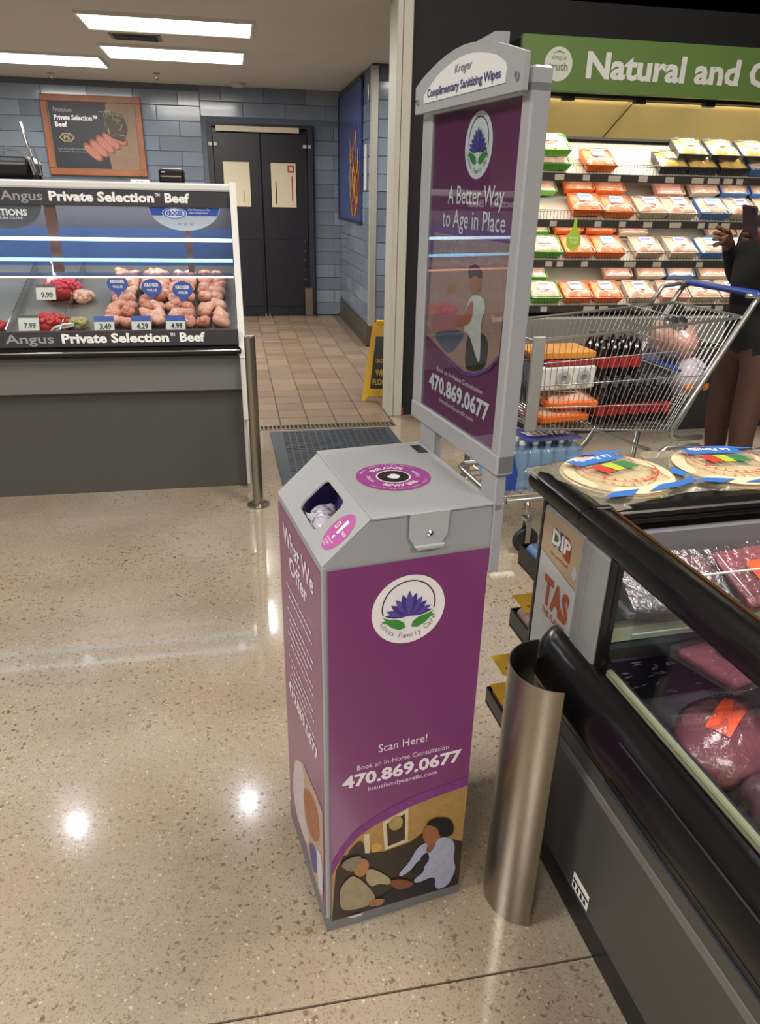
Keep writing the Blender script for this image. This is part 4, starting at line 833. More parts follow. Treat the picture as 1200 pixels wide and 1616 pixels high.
TILT = math.atan2(.21, .33)
lips = [(1.632, .0), (1.375, .0), (1.14, .0), (.865, .0)]
SB = mat('shelf_metal', '#bcb5a8', .4, metal=.3, var=.05)
for si, (z, y) in enumerate(lips):
    m = MB(); m.add([(0, .01, z + .0), (LEN, .01, z), (LEN, .34, z + .21), (0, .34, z + .21), (0, .01, z - .006), (LEN, .01, z - .006), (LEN, .34, z + .204), (0, .34, z + .204)], [(0, 1, 2, 3), (4, 7, 6, 5), (0, 4, 5, 1), (2, 6, 7, 3), (0, 3, 7, 4), (1, 5, 6, 2)])
    sh = m.build('shelf', SB, MD)
    m = MB(); m.cbox(0, LEN, -.006, .012, z - .040, z + .006, .003); m.build('shelf_lip', mat('lip_dark', '#37332f', .4), sh)
    m = MB(); m.tube([(0, .0, z + .058), (LEN, .0, z + .058)], .0022, 4); m.tube([(0, .0, z + .048), (LEN, .0, z + .048)], .0014, 4)
    x = .01
    while x < LEN: m.tube([(x, .0, z), (x, .0, z + .058)], .0013, 4, cap=False); x += .022
    stuff(m.build('wire_fence', mat('wire_dark', '#4a4338', .4, metal=.6), sh))
    rr = random.Random(si); x = .25
    while x < LEN - .2:
        m = MB(); w_ = rr.choice((.045, .06, .08)); m.cbox(x, x + w_, -.009, -.006, z - .034, z - .002, .0008)
        fr = ((0, -.0095, 0), (1, 0, 0), (0, 0, 1)); part(m.build('shelf_label', mat('shelf_label_beige', '#a8a294', .6), sh), None) if False else m.build('shelf_label', mat('shelf_label_beige', '#a8a294', .6), sh)
        x += w_ + rr.choice((.03, .12, .25))

# packages: tray, meat, film, label.  origin at bottom front centre
def rlump(sd):
    rn = random.Random(sd); ph = [rn.uniform(0, 6) for _ in range(5)]
    return lambda i, j: .043 + .016 * min(1, 6 * min(i, 1 - i, j, 1 - j)) + .006 * math.sin(9 * i + ph[0]) * math.sin(7 * j + ph[1]) + .004 * math.sin(19 * i + ph[2] + 6 * j)
def package(kind, sd):
    tray = {'orange': '#f0701a', 'green': '#5fb02e', 'clear': '#c9b8a0', 'yellow': '#2b2a30', 'pink': '#d9a08c', 'blue': '#4b7fc0'}[kind]
    meat = {'orange': '#dc8a58', 'green': '#dfb7a0', 'clear': '#d9a083', 'yellow': '#d8ad3c', 'pink': '#dfa08e', 'blue': '#d6b094'}[kind]
    stripe = {'orange': '#5a6a8a', 'green': '#8a6f60', 'clear': '#5d5a86', 'yellow': '#c9952a', 'pink': '#6a5aa8', 'blue': '#3a78c4'}[kind]
    t = thing(kind + '_pack', 'x', 'meat pack')
    t.name = {'orange': 'orange_meat_tray', 'green': 'green_meat_tray', 'clear': 'pale_meat_tray', 'yellow': 'yellow_meat_tray', 'pink': 'pink_meat_tray', 'blue': 'blue_label_tray'}[kind]
    m = MB(); w_, d_ = .101, .17
    a = [(-w_ * .86, .012, 0), (w_ * .86, .012, 0), (w_ * .86, d_ - .012, 0), (-w_ * .86, d_ - .012, 0)]; b = [(-w_, 0, .048), (w_, 0, .048), (w_, d_, .048), (-w_, d_, .048)]; c = [(-w_ * .93, .006, .048), (w_ * .93, .006, .048), (w_ * .93, d_ - .006, .048), (-w_ * .93, d_ - .006, .048)]
    m.add(a + b + c, [(3, 2, 1, 0)] + [(i, (i + 1) % 4, 4 + (i + 1) % 4, 4 + i) for i in range(4)] + [(4 + i, 4 + (i + 1) % 4, 8 + (i + 1) % 4, 8 + i) for i in range(4)])
    m.build('tray', mat('tray_' + kind, tray, .35, var=.06), t)
    m = MB(); m.heap(-w_ * .9, w_ * .9, .008, d_ - .008, rlump(sd), 12, 9); m.build('meat', mat('meat_' + kind, meat, .35, var=.25, scale=35, coat=.5), t, smooth=True)
    m = MB(); f = lambda i, j: .049 + .023 * min(1, 7 * min(i, 1 - i, j, 1 - j)) + .0025 * math.sin(14 * i + 3 * j + sd)
    m.heap(-w_, w_, 0, d_, f, 12, 9); m.build('film', FILM, t, smooth=True)
    m = MB(); m.prism([(-.055, .055), (.03, .055), (.03, .12), (-.055, .12)], (0, 0, .0745), (1, 0, 0), (0, 1, 0), 0, .001, 0); m.prism([(-.05, .09), (.022, .09), (.022, .112), (-.05, .112)], (0, 0, .0756), (1, 0, 0), (0, 1, 0), 0, .0004, 1); m.prism([(-.05, .064), (-.005, .064), (-.005, .08), (-.05, .08)], (0, 0, .0756), (1, 0, 0), (0, 1, 0), 0, .0004, 2)
    m.build('label', [LABEL, mat('stripe_' + kind, stripe, .5), mat('label_grey', '#9b9a9c', .5)], t)
    return t
PK = {k: package(k, i) for i, k in enumerate(('orange', 'green', 'clear', 'yellow', 'pink', 'blue'))}
PU = set()
NAMES = {'orange': 'orange tray of raw chicken', 'green': 'green tray of raw meat', 'clear': 'pale tray of chicken pieces', 'yellow': 'yellow pack in a dark tray', 'pink': 'pale pink wrapped chicken pack', 'blue': 'blue-labelled meat pack'}
ORD = ['leftmost', 'second from the left', 'third from the left', 'fourth from the left', 'fifth from the left', 'sixth from the left', 'seventh from the left', 'eighth from the left', 'ninth from the left', 'tenth from the left', 'eleventh from the left', 'twelfth from the left']
SHN = ['top shelf', 'second shelf', 'third shelf', 'lowest shelf']
def shelf_row(si, row, items):
    z, y0 = lips[si]; dist = {'front': .02, 'back': .20, 'front_up': .02}[row]; n = 0
    for it in items:
        kind, x = it[0], it[1]; lift = it[2] if len(it) > 2 else 0; yaw = R(random.uniform(-6, 6))
        lab = '%s, %s, %s row, %s' % (NAMES[kind], ORD[n], 'upper stacked' if row == 'front_up' else row, SHN[si]); n += 1
        px, py, pz = x, 4.5 + dist * math.cos(TILT) + .0, z + dist * math.sin(TILT) + .002 + lift
        if kind not in PU: PU.add(kind); o = PK[kind]
        else: o = dup(PK[kind], (0, 0, 0))
        o['label'] = lab; o['group'] = 'meat packs on the ' + SHN[si]
        o.location = (px, py, pz); o.rotation_euler = (TILT + (R(12) if row == 'back' else 0), 0, yaw * .5)
shelf_row(0, 'front', [('green', 1.91), ('orange', 2.21), ('yellow', 2.69), ('yellow', 2.89), ('yellow', 3.10), ('blue', 3.31), ('yellow', 3.52), ('yellow', 3.73)])
shelf_row(0, 'front_up', [('green', 1.90, .074), ('yellow', 2.80, .074), ('yellow', 3.02, .074), ('yellow', 3.24, .074), ('yellow', 3.6, .074)])
shelf_row(1, 'back', [('green', 1.90, .02), ('orange', 2.15, .035), ('orange', 2.36, .03), ('pink', 2.78, .02), ('clear', 3.02, .03), ('blue', 3.24, .03), ('blue', 3.46, .03), ('pink', 3.7, .02)])
shelf_row(1, 'front', [('orange', 2.16, .01), ('orange', 2.37), ('clear', 2.60), ('clear', 2.80), ('blue', 3.03), ('clear', 3.24), ('clear', 3.46), ('blue', 3.7)])
shelf_row(2, 'back', [('green', 1.88, .02), ('orange', 2.11, .03), ('orange', 2.33, .03), ('clear', 2.56, .02), ('clear', 3.2, .02), ('clear', 3.42, .02)])
shelf_row(2, 'front', [('green', 1.92), ('orange', 2.14), ('orange', 2.35), ('clear', 2.62), ('clear', 2.86), ('blue', 3.08), ('clear', 3.3), ('pink', 3.55)])
shelf_row(3, 'back', [('green', 1.90, .02), ('pink', 2.50, .03), ('clear', 2.74, .03), ('blue', 2.96, .03), ('clear', 3.2, .03)])
shelf_row(3, 'front', [('green', 1.95), ('orange', 2.17), ('orange', 2.38), ('clear', 2.62), ('pink', 2.86), ('clear', 3.08), ('clear', 3.3), ('pink', 3.55)])
for k in list(PK):
    if k not in PU: pass
# lime hang tag
t = thing('lime_hang_tag', 'lime green drop-shaped tag hanging from the second shelf lip', 'tag', (2.075, 4.485, 1.20)); m = MB()
m.prism([(.052 * math.sin(2 * PI * i / 20), .06 + .055 * -math.cos(2 * PI * i / 20)) for i in range(4, 17)] + [(-.012, .155), (0, .19), (.012, .155)] + [], (0, 0, 0), (1, 0, 0), (0, 0, 1), -.001, .001) if False else m.prism([(.05 * math.cos(R(a)), .06 + .055 * math.sin(R(a))) for a in range(140, 401, 20)] + [(.012, .14), (.008, .19), (-.008, .19), (-.012, .14)], (0, 0, 0), (1, 0, 0), (0, 0, 1), -.001, .001)
m.build('card', mat('lime_card', '#a4c43a', .5), t); m = MB(); m.text('Simple', ((0, -.0012, 0), (1, 0, 0), (0, 0, 1)), 0, .07, .06, .018, .01, 0, .0006, align='C'); m.text('Truth', ((0, -.0012, 0), (1, 0, 0), (0, 0, 1)), 0, .045, .05, .018, .01, 0, .0006, align='C'); m.build('lettering', mat('lime_text', '#dfe8b0', .5), t)

# ------------------------------------------------------------------ shopping cart
CW = mat('cart_wire', '#a8a7a4', .3, metal=.85, var=.06)
CARTR = R(5); CX, CY = 1.18, 2.80
CR = thing('shopping_cart', 'loaded grey wire shopping cart with a blue handle', 'cart', (CX, CY, 0), CARTR)
def cartpt(x, y, z): return Vector((CX + x * math.cos(CARTR) - y * math.sin(CARTR), CY + x * math.sin(CARTR) + y * math.cos(CARTR), z))
WD = .48
N_ = [V((.045, .02, .587)), V((.76, 0, .54)), V((1.0, 0, 1.04)), V((0, 0, .965))]
F_ = [V((.045, WD - .02, .587)), V((.76, WD, .54)), V((1.0, WD, 1.04)), V((0, WD, .965))]
def grid(m, a, b, c, d, nu, nv, r=.0019):                      # a-b bottom, d-c top; nu uprights, nv horizontals
    for i in range(nu + 1): t = i / nu; m.tube([a.lerp(b, t), d.lerp(c, t)], r, 4, cap=False)
    for j in range(nv + 1): t = j / nv; m.tube([a.lerp(d, t), b.lerp(c, t)], r * 1.4, 5, cap=False)
def gpart(nm, *a, **k): m = MB(); grid(m, *a, **k); return stuff(m.build(nm, CW, CR))
gpart('side_grid', N_[0], N_[1], N_[2], N_[3], 34, 4); gpart('side_grid', F_[0], F_[1], F_[2], F_[3], 34, 4)
gpart('bottom_grid', N_[0], N_[1], F_[1], F_[0], 30, 8); gpart('front_grid', N_[0], F_[0], F_[3], N_[3], 15, 4); gpart('back_grid', N_[1], F_[1], F_[2], N_[2], 16, 4)
m = MB(); m.tube([N_[3], N_[2], F_[2], F_[3]], .0065, 8, closed=True); m.tube([N_[0], N_[1], F_[1], F_[0]], .005, 8, closed=True); m.tube([N_[1], N_[2]], .005, 8); m.tube([F_[1], F_[2]], .005, 8); m.build('rim', CW, CR)
for y0 in (-.008, WD - .012): m = MB(); m.cbox(-.004, .05, y0, y0 + .02, .585, .985, .004); m.build('corner_plate', mat('cart_plate_grey', '#9b9a97', .4, metal=.3), CR)
for y in (-.012, WD + .012):
    m = MB(); m.tube([(.90, y, .505), (.78, y, .505), (.735, y, .52), (.735, y, .56), (.79, y, .66), (1.02, y, 1.08), (1.05, y, 1.125)], .013, 10)
    m.build('side_tube', CW, CR, smooth=True)
    m = MB(); m.tube([(.93, y, .40), (.92, y, .445), (.89, y, .462), (.72, y, .462), (.69, y, .44), (.62, y, .33), (.55, y, .27), (-.06, y, .27)], .013, 10)
    m.tube([(.93, y, .40), (.92, y, .22), (.86, y, .17)], .013, 10); m.tube([(.04, y, .27), (.06, y, .17)], .013, 10)
    m.build('base_tube', CW, CR, smooth=True)
m = MB(); m.tube([(-.06, -.012, .27), (-.10, .03, .275), (-.11, .1, .28), (-.11, WD - .1, .28), (-.10, WD - .03, .275), (-.06, WD + .012, .27)], .012, 10); m.build('front_bar', CW, CR, smooth=True)
m = MB(); grid(m, V((-.10, .03, .275)), V((.60, .03, .275)), V((.60, WD - .03, .275)), V((-.10, WD - .03, .275)), 10, 6, r=.003); stuff(m.build('lower_rack', CW, CR))
m = MB(); m.tube([(.64, -.01, .46), (.30, .02, .585)], .006, 8); m.tube([(.66, -.01, .44), (.36, .02, .57)], .005, 8); m.build('brace', CW, CR)
m = MB(); m.tube([(1.05, -.01, 1.125), (1.06, .02, 1.135), (1.06, WD - .02, 1.135), (1.05, WD + .01, 1.125)], .016, 12); part(m.build('handle', mat('cart_blue', '#1e3f8f', .35), CR, smooth=True), 'blue handle')
m = MB(); m.tube([(1.05, WD, 1.125), (1.0, WD - .01, 1.13), (.90, WD - .02, 1.12), (.84, WD - .03, 1.04)], .011, 8); m.tube([(1.05, 0, 1.125), (1.0, .01, 1.13)], .011, 8); m.build('seat_arm', CW, CR, smooth=True)
# child seat: grid back and blue seat plate
SA, SB_, SC, SD = V((.74, .04, .80)), V((.74, WD - .04, .80)), V((.70, WD - .04, 1.04)), V((.70, .04, 1.04))
gpart('seat_grid', SA, SB_, SC, SD, 12, 2); m = MB(); m.cbox(.75, .94, .05, WD - .05, .80, .808, .003); part(m.build('seat_plate', mat('cart_blue', '#1e3f8f'), CR), 'blue child seat plate')
m = MB(); m.cbox(-.025, -.012, .05, WD - .05, .66, .93, .004); part(m.build('front_panel', mat('cart_blue', '#1e3f8f'), CR), 'blue panel on the cart nose')
for x, y in ((.06, 0), (.06, WD), (.86, 0), (.86, WD)):
    m = MB(); m.lathe([(.058, -.013), (.062, -.009), (.062, .009), (.058, .013)], n=20, M=Matrix.Translation((x, y, .062)) @ Matrix.Rotation(R(90), 4, 'X')); wh = m.build('wheel', mat('wheel_rubber', '#1d1c1c', .6), CR, smooth=40)
    m = MB(); m.box(x - .012, x + .012, y - .022, y - .018, .055, .175); m.box(x - .012, x + .012, y + .018, y + .022, .055, .175); m.box(x - .02, x + .02, y - .022, y + .022, .165, .178); m.build('fork', CW, wh)

def incart(name, label, cat, x, y, z, rz=0, group=None): p = cartpt(x, y, z); return thing(name, label, cat, p, CARTR + rz, group)
# water pack on the lower rack
WB = glass('water_bottle_plastic', '#d4e6f4', .7, .06, .4, '#b9d4ea', .25)
t = incart('water_pack', 'shrink-wrapped pack of water bottles on the lower rack of the cart', 'water', -.07, .03, .285)
bm = MB(); bm.lathe([(.026, 0), (.031, .006), (.031, .05), (.029, .055), (.031, .06), (.031, .15), (.026, .18), (.012, .205), (.012, .22)], n=12); b0 = bm.build('bottle', WB, t, smooth=30, loc=(.035, .035, 0))
cm = MB(); cm.lathe([(.014, .218), (.014, .232), (.012, .234)], n=10); c0 = cm.build('cap', WPL, b0)
for i in range(6):
    for j in range(4):
        if i + j == 0: continue
        b = b0.copy(); COL.objects.link(b); b.location = (.035 + .0635 * i, .035 + .0635 * j, 0); c = c0.copy(); COL.objects.link(c); c.parent = b
WBL = mat('water_label_blue', '#22408f', .3); WLB = mat('water_label_light', '#6fa3da', .3)
m = MB(); m.cbox(-.002, .39, -.002, .262, .02, .2, .01); part(m.build('wrap', glass('shrink_wrap', '#e4eff8', .8, .1, .22, '#a8cbe8', .5), t), 'crinkled clear wrap')
m = MB(); m.add([(.10, .01, .236), (.39, .01, .236), (.37, .20, .240), (.12, .20, .240)], [(0, 1, 2, 3)], 0); m.add([(.16, -.004, .03), (.39, -.004, .03), (.39, -.004, .11), (.16, -.004, .11)], [(0, 1, 2, 3)], 1)
m.flat([(.0, .0), (.045, .0), (.05, .08), (.022, .17), (-.005, .08)], ((.02, -.004, .02), (1, 0, 0), (0, 0, 1)), .001, 0); 
m.text('WATER', ((.24, .10, .242), (-1, 0, 0), (0, -1, 0)), 0, -.03, .22, .06, .04, 2, .002, align='C')
m.add([(-.004, .25, .02), (-.004, .03, .02), (-.004, .03, .15), (-.004, .25, .15)], [(0, 1, 2, 3)], 1)
m.build('label_print', [WBL, WLB, WHITE], t)

# groceries in the basket
SODA = mat('cola_dark', '#1a0f0d', .12, var=.2, coat=.6); REDL = mat('red_label', '#9c2224', .4); 
def soda_pack(lb, x, y, z, nx, ny):
    t = incart('cola_pack', lb, 'soda', x, y, z, group=None); m = MB(); m.lathe([(.022, 0), (.027, .005), (.027, .11), (.022, .135), (.010, .16), (.010, .175)], n=10); b0 = m.build('bottle', SODA, t, smooth=30, loc=(.03, .03, 0))
    m = MB(); m.lathe([(.0275, .045), (.0275, .095)], n=10); l0 = m.build('label', REDL, b0); m = MB(); m.lathe([(.0125, .17), (.0125, .188)], n=8); c0 = m.build('cap', mat('cap_grey', '#6d6c70', .3, metal=.4), b0)
    for i in range(nx):
        for j in range(ny):
            if i + j == 0: continue
            b = b0.copy(); COL.objects.link(b); b.location = (.03 + .056 * i, .03 + .056 * j, 0)
            for q_ in (l0, c0): c = q_.copy(); COL.objects.link(c); c.parent = b
soda_pack('pack of dark cola bottles with red labels, lower of the two in the cart', .36, .03, .575, 7, 3)
soda_pack('pack of dark cola bottles with red labels, upper of the two in the cart', .40, .13, .765, 4, 3)
def lumpbox(name, lb, cat, x, y, z, sx, sy, sz, m_, rz=0, c=.012, jit=True):
    t = incart(name, lb, cat, x, y, z, rz); m = MB(); m.cbox(0, sx, 0, sy, 0, sz, c); m.build('wrapper', m_, t, bevel=.003); return t
CHB = mat('chicken_bag', '#d8a48a', .3, var=.4, scale=18, coat=.6, bump=.4)
for i, (x, y, z, rz, lb) in enumerate(((.09, .03, .60, 3, 'orange-pink pack of chicken at the front bottom of the cart'), (.12, .05, .66, -6, 'orange-pink pack of chicken lying on another near the cart nose'))):
    t = incart('chicken_pack', lb, 'meat pack', x, y, z, R(rz), 'chicken packs in the cart'); m = MB(); m.cbox(0, .24, 0, .17, 0, .035, .008); m.build('tray', mat('tray_orange', '#e8702a'), t)
    m = MB(); m.heap(.01, .23, .01, .16, (lambda a, b, sd=i: .035 + .022 * min(1, 5 * min(a, 1 - a, b, 1 - b)) + .008 * math.sin(11 * a + sd) * math.sin(9 * b)), 12, 10); m.build('meat', CHB, t, smooth=True)
    m = MB(); m.flat(rrect(.04, .15, .03, .1, .01), ((0, 0, .07), (1, 0, 0), (0, 1, 0)), 0, 0); m.build('label', LABEL, t)
t = incart('paper_towel_box', 'white carton with two round ends in the middle of the cart', 'box', .08, .06, .74, R(2)); m = MB(); m.cbox(0, .27, 0, .20, 0, .10, .006); m.build('carton', WPL, t)
for x in (.11, .21):
    m = MB(); m.lathe([(.036, 0), (.034, .004), (.016, .004), (.014, .0)], n=20, M=Matrix.Translation((x, -.001, .05)) @ Matrix.Rotation(R(90), 4, 'X')); m.build('round_end', LGREY, t)
lumpbox('red_carton', 'flat red carton lying on the white carton in the cart', 'box', .11, .07, .842, .24, .18, .025, mat('red_carton', '#a03038', .4, var=.2, scale=12), R(2), .003)
lumpbox('snack_carton', 'flat yellow and orange carton on top near the cart nose', 'box', .04, .08, .872, .30, .2, .03, mat('orange_carton', '#c9862e', .4, var=.4, scale=7), R(-2), .003)
t = incart('turkey_bag', 'big round pink packed meat in the child seat of the cart', 'meat pack', .845, .24, .875); m = MB(); m.ball((0, 0, .03), (.085, .15, .09), 20, 14, .06, seed=4); m.build('meat', mat('turkey_pink', '#c98d7c', .35, var=.25, scale=14, coat=.5), t, smooth=True)
m = MB(); m.ball((0, 0, .035), (.092, .157, .098), 20, 14, .06, seed=4); m.build('film', FILM, t, smooth=True)
m = MB(); m.ball((-.01, -.02, .09), (.06, .07, .055), 14, 8, .15, seed=9); m.build('dark_top', mat('dark_print_bag', '#2c2630', .25, var=.6, scale=25, coat=.6), t, smooth=True)
t = incart('grocery_bag', 'white and purple crumpled grocery bag with orange spots beside the seat', 'bag', .86, .10, .70); m = MB(); m.ball((0, 0, .06), (.10, .08, .085), 16, 10, .18, seed=11, M=None); m.build('bag', mat('printed_bag', '#c2b8c4', .35, var=.5, scale=16, bump=.5, coat=.3), t, smooth=True)
m = MB(); [m.ball((x, -.072, z), (.022, .012, .018), 8, 5, .2, seed=i) for i, (x, z) in enumerate(((-.05, .03), (-.02, .05), (.04, .03)))]; m.build('orange_print', mat('orange_print', '#cf7a3c', .5), t, smooth=True)

# ------------------------------------------------------------------ shopper
PX, PY = 2.45, 3.14
P = thing('person', 'shopper in a black jacket holding a phone behind the cart handle', 'person', (PX, PY, 0))
def skin(name, verts, edges, radii, m_, parent, sub=2, root=0):
    me = bpy.data.meshes.new(name); me.from_pydata([tuple(v) for v in verts], edges, []); o = bpy.data.objects.new(name, me); COL.objects.link(o)
    o.modifiers.new('skin', 'SKIN'); 
    for i, d in enumerate(me.skin_vertices[0].data): r_ = radii[i]; d.radius = r_ if isinstance(r_, tuple) else (r_, r_); d.use_root = (i == root)
    s = o.modifiers.new('s', 'SUBSURF'); s.levels = s.render_levels = sub
    dg = bpy.context.evaluated_depsgraph_get(); m2 = bpy.data.meshes.new_from_object(o.evaluated_get(dg)); bpy.data.objects.remove(o)
    o = bpy.data.objects.new(name, m2); COL.objects.link(o); o.parent = parent
    m2.polygons.foreach_set('use_smooth', [True] * len(m2.polygons)); m2.materials.clear()
    for q_ in (m_ if isinstance(m_, list) else [m_]): m2.materials.append(q_)
    return o
SK = mat('brown_skin', '#5e3c2c', .5, var=.1, sss=.1)
vs = []; es = []; rs = []
def jn(p, r, par=None):
    vs.append(p); rs.append(r)
    if par is not None: es.append((par, len(vs) - 1))
    return len(vs) - 1
pel = jn((0, 0, .93), (.13, .15)); b1 = jn((-.01, 0, 1.05), (.125, .14), pel); b2 = jn((-.04, 0, 1.2), (.14, .155), b1); b3 = jn((-.01, 0, 1.36), (.12, .16), b2); nk = jn((-.01, 0, 1.46), .06, b3); hd0 = jn((-.02, 0, 1.53), .06, nk)
hd = jn((-.0, 0, 1.60), (.085, .075), hd0); hd2 = jn((.01, 0, 1.70), (.085, .075), hd)
for s in (-1, 1):
    h = jn((0, .09 * s, .86), (.1, .095), pel); kn = jn((-.03, .1 * s, .48), .065, h); an = jn((.02, .1 * s, .09), .042, kn); ft = jn((-.12, .115 * s, .04), (.045, .035), an)
hands = []
for s in (-1, 1):
    sh = jn((-.01, .17 * s, 1.36), .065, b3); el = jn((.02, .24 * s, 1.12), .05, sh)
    if s < 0: wr = jn((-.17, -.19, 1.33), .032, el); pm = jn((-.225, -.17, 1.375), (.036, .022), wr)
    else: wr = jn((-.15, .13, 1.31), .032, el); pm = jn((-.21, .06, 1.34), (.036, .022), wr)
    for k, (dx, dz) in enumerate(((-.055, .035), (-.065, .015), (-.06, -.006), (-.05, -.026))):
        yy = -.165 if s < 0 else .04
        f1 = jn((-.25 + dx * .3 - (0 if s < 0 else -.02), yy + .012, (1.385 if s < 0 else 1.35) + dz * .9), .0105, pm); f2 = jn((-.25 + dx * .75, yy + .004, (1.385 if s < 0 else 1.35) + dz * 1.25), .0095, f1); f3 = jn((-.245 + dx * .8, yy - .028, (1.385 if s < 0 else 1.35) + dz * 1.2), .0085, f2)
    th_ = jn((-.215, (-.20 if s < 0 else .05), (1.405 if s < 0 else 1.37)), .012, pm); jn((-.245, (-.215 if s < 0 else .03), (1.43 if s < 0 else 1.385)), .0095, th_)
body = skin('body', vs, es, rs, [SK, mat('black_jacket', '#09090b', .9, var=.2), mat('brown_trousers', '#4a2f26', .7, var=.2, scale=6), mat('dark_shoe', '#1c1818', .5)], P)
for p in body.data.polygons:
    c = p.center
    p.material_index = 3 if c.z < .09 else 2 if c.z < .86 and abs(c.x) < .2 and c.z < .9 else 1 if (c.z < 1.46 and not (c.x < -.168 and not (abs(c.y) < .12 and c.z < 1.27))) else 0
m = MB(); m.ball((.03, 0, 1.70), (.105, .095, .10), 16, 10, .05, seed=2); m.build('hair', mat('black_hair', '#0e0c0c', .7), P, smooth=True)
m = MB(); [m.ball((-.085, y, 1.655), (.012, .014, .010), 8, 6) for y in (-.032, .032)]; m.build('eye', mat('eye_white', '#d8d2cc', .3), P, smooth=True)
m = MB(); m.ball((-.095, 0, 1.62), (.02, .015, .024), 8, 6); m.build('nose', SK, P, smooth=True); m = MB(); m.ball((-.082, 0, 1.575), (.014, .026, .009), 8, 6); m.build('lips', mat('lips', '#6e3f38', .4), P, smooth=True)
for y in (-.078, .078): m = MB(); m.ball((.01, y, 1.63), (.022, .012, .032), 8, 6); m.build('ear', SK, P, smooth=True)
t = thing('smartphone', 'dark phone held up in the hand of the shopper', 'phone', (PX - .275, PY - .185, 1.36), rot=(R(8), R(-28), R(15)))
m = MB(); m.cbox(-.005, .005, -.036, .036, 0, .145, .003); m.build('case', mat('phone_case', '#3a2430', .3), t); m = MB(); m.box(.005, .0056, -.033, .033, .006, .139); m.build('screen', mat('phone_screen', '#15161c', .08), t)
m = MB(); m.cbox(-.007, -.005, -.03, -.01, .115, .135, .0008); m.build('camera_bump', BLACK, t)

# ------------------------------------------------------------------ coffin meat case in the right foreground
B = thing('meat_case', 'low dark grey open meat case with black bumper and glass sides', 'case', (.694, 1.196, 0), R(3))
Y0, Y1, XR = -1.6, .20, .92
m = MB(); m.box(-.035, XR, Y0, Y1 - .02, .0, .095); part(m.build('kick_base', mat('kick_black', '#101216', .35, var=.2), B), 'black kick base')
m = MB(); m.cbox(-.05, XR, Y0, Y1, .098, .50, .004); part(m.build('body', DGREY, B), 'dark grey lower panel')
m = MB(); m.cbox(-.053, -.046, Y0, Y1, .395, .418, .002); part(m.build('trim_strip', mat('strip_grey', '#6f6c6a', .5), B), 'lighter grey strip')
m = MB(); fr = ((-.0502, 0, 0), (0, -1, 0), (0, 0, 1)); m.flat([(.178, .112), (.245, .112), (.245, .157), (.178, .157)], fr, .0006, 0); 
for i in range(4): m.flat([(.182 + .015 * i, .118), (.192 + .015 * i, .118), (.190 + .015 * i, .13), (.184 + .015 * i, .134)], fr, .0012, 1)
m.flat([(.18, .136), (.243, .136), (.243, .142), (.18, .142)], fr, .0012, 1)
m.build('rating_sticker', [LABEL, BLACK], B)
# bumper: rounded profile swept along the side with a curved far end
prof = [(-.048, .515), (-.075, .512), (-.098, .53), (-.110, .565), (-.108, .60), (-.09, .632), (-.066, .652), (-.045, .655)]
def sweep(m, prof, ys, scale):
    n = len(prof); vs = []
    for y, k in zip(ys, scale): vs += [(-.045 + (x + .045) * k, y, z - (1 - k) * (z - .6) * .3) for x, z in prof]
    fs = [(i * n + j, i * n + j + 1, (i + 1) * n + j + 1, (i + 1) * n + j) for i in range(len(ys) - 1) for j in range(n - 1)]
    fs += [tuple(range(n)), tuple((len(ys) - 1) * n + j for j in range(n - 1, -1, -1))]
    return m.add(vs, fs)
m = MB(); sweep(m, prof, [Y0, -.6, -.1, 0, .02, .04, .052, .058], [1, 1, 1, 1, .95, .8, .55, .15]); part(m.build('bumper', GLOSSBLACK, B, smooth=40), 'thick black bumper rail')
m = MB(); m.tube([(-.112, Y0, .545), (-.112, -.30, .545)], .0035, 6); m.tube([(-.095, Y0, .63), (-.095, -.3, .63)], .002, 6); m.build('bumper_sheen_line', mat('bumper_blue_sheen', '#2a313d', .2, coat=.5), B)  # thin blue-grey tubes, a sheen on the bumper put in as colour
# corner column, printed panel, end wall
m = MB(); m.cbox(-.05, -.02, -.108, -.012, .50, .89, .004); m.cbox(-.052, -.046, -.045, -.041, .52, .885, .001); m.build('corner_post', mat('post_grey', '#8f8f8e', .5, var=.05), B)
m = MB(); m.cbox(-.046, -.02, -.012, .17, .40, .89, .003); m.cbox(-.02, XR, .10, .17, .5, .89, .003); m.build('end_wall', LGREY, B)
m = MB(); m.cbox(-.0485, -.03, .160, .175, .38, .90, .003); m.build('edge_trim', BLACK, B)
m = MB(); m.prism([(-.158, .42), (.008, .42), (.008, .885), (-.158, .885)], (-.0462, 0, 0), (0, -1, 0), (0, 0, 1), 0, .0018)
pn = part(m.build('side_poster', mat('poster_white', '#cfd0d2', .35), B), 'white and tan poster on the side of the case')
fr = ((-.0482, 0, 0), (0, -1, 0), (0, 0, 1)); m = MB()
m.flat([(-.158, .787), (.008, .766), (.008, .885), (-.158, .885)], fr, .0004, 0)
m.flat(disc(-.100, .838, .016, 20, .022), fr, .0008, 1); m.flat([(-.08, .817), (-.066, .817), (-.066, .861), (-.08, .861)], fr, .0008, 2); m.flat([(-.06, .812), (-.028, .808), (-.028, .848), (-.042, .862), (-.06, .862)], fr, .0008, 3)
m.text('DIP', fr, -.112, .823, .082, .032, .04, 4, .0012); m.text('the good stuff', fr, -.112, .795, .08, .009, .01, 3, .0008); m.flat(disc(-.004, .80, .010, 14, .016), fr, .0012, 5)
m.text('TAS', fr, -.124, .673, .118, .064, .05, 6, .0008); m.text('THE FLAVOR', fr, -.12, .645, .11, .015, .02, 6, .0008); m.flat([(-.158, .785), (.008, .764), (.008, .767), (-.158, .788)], fr, .0008, 7)
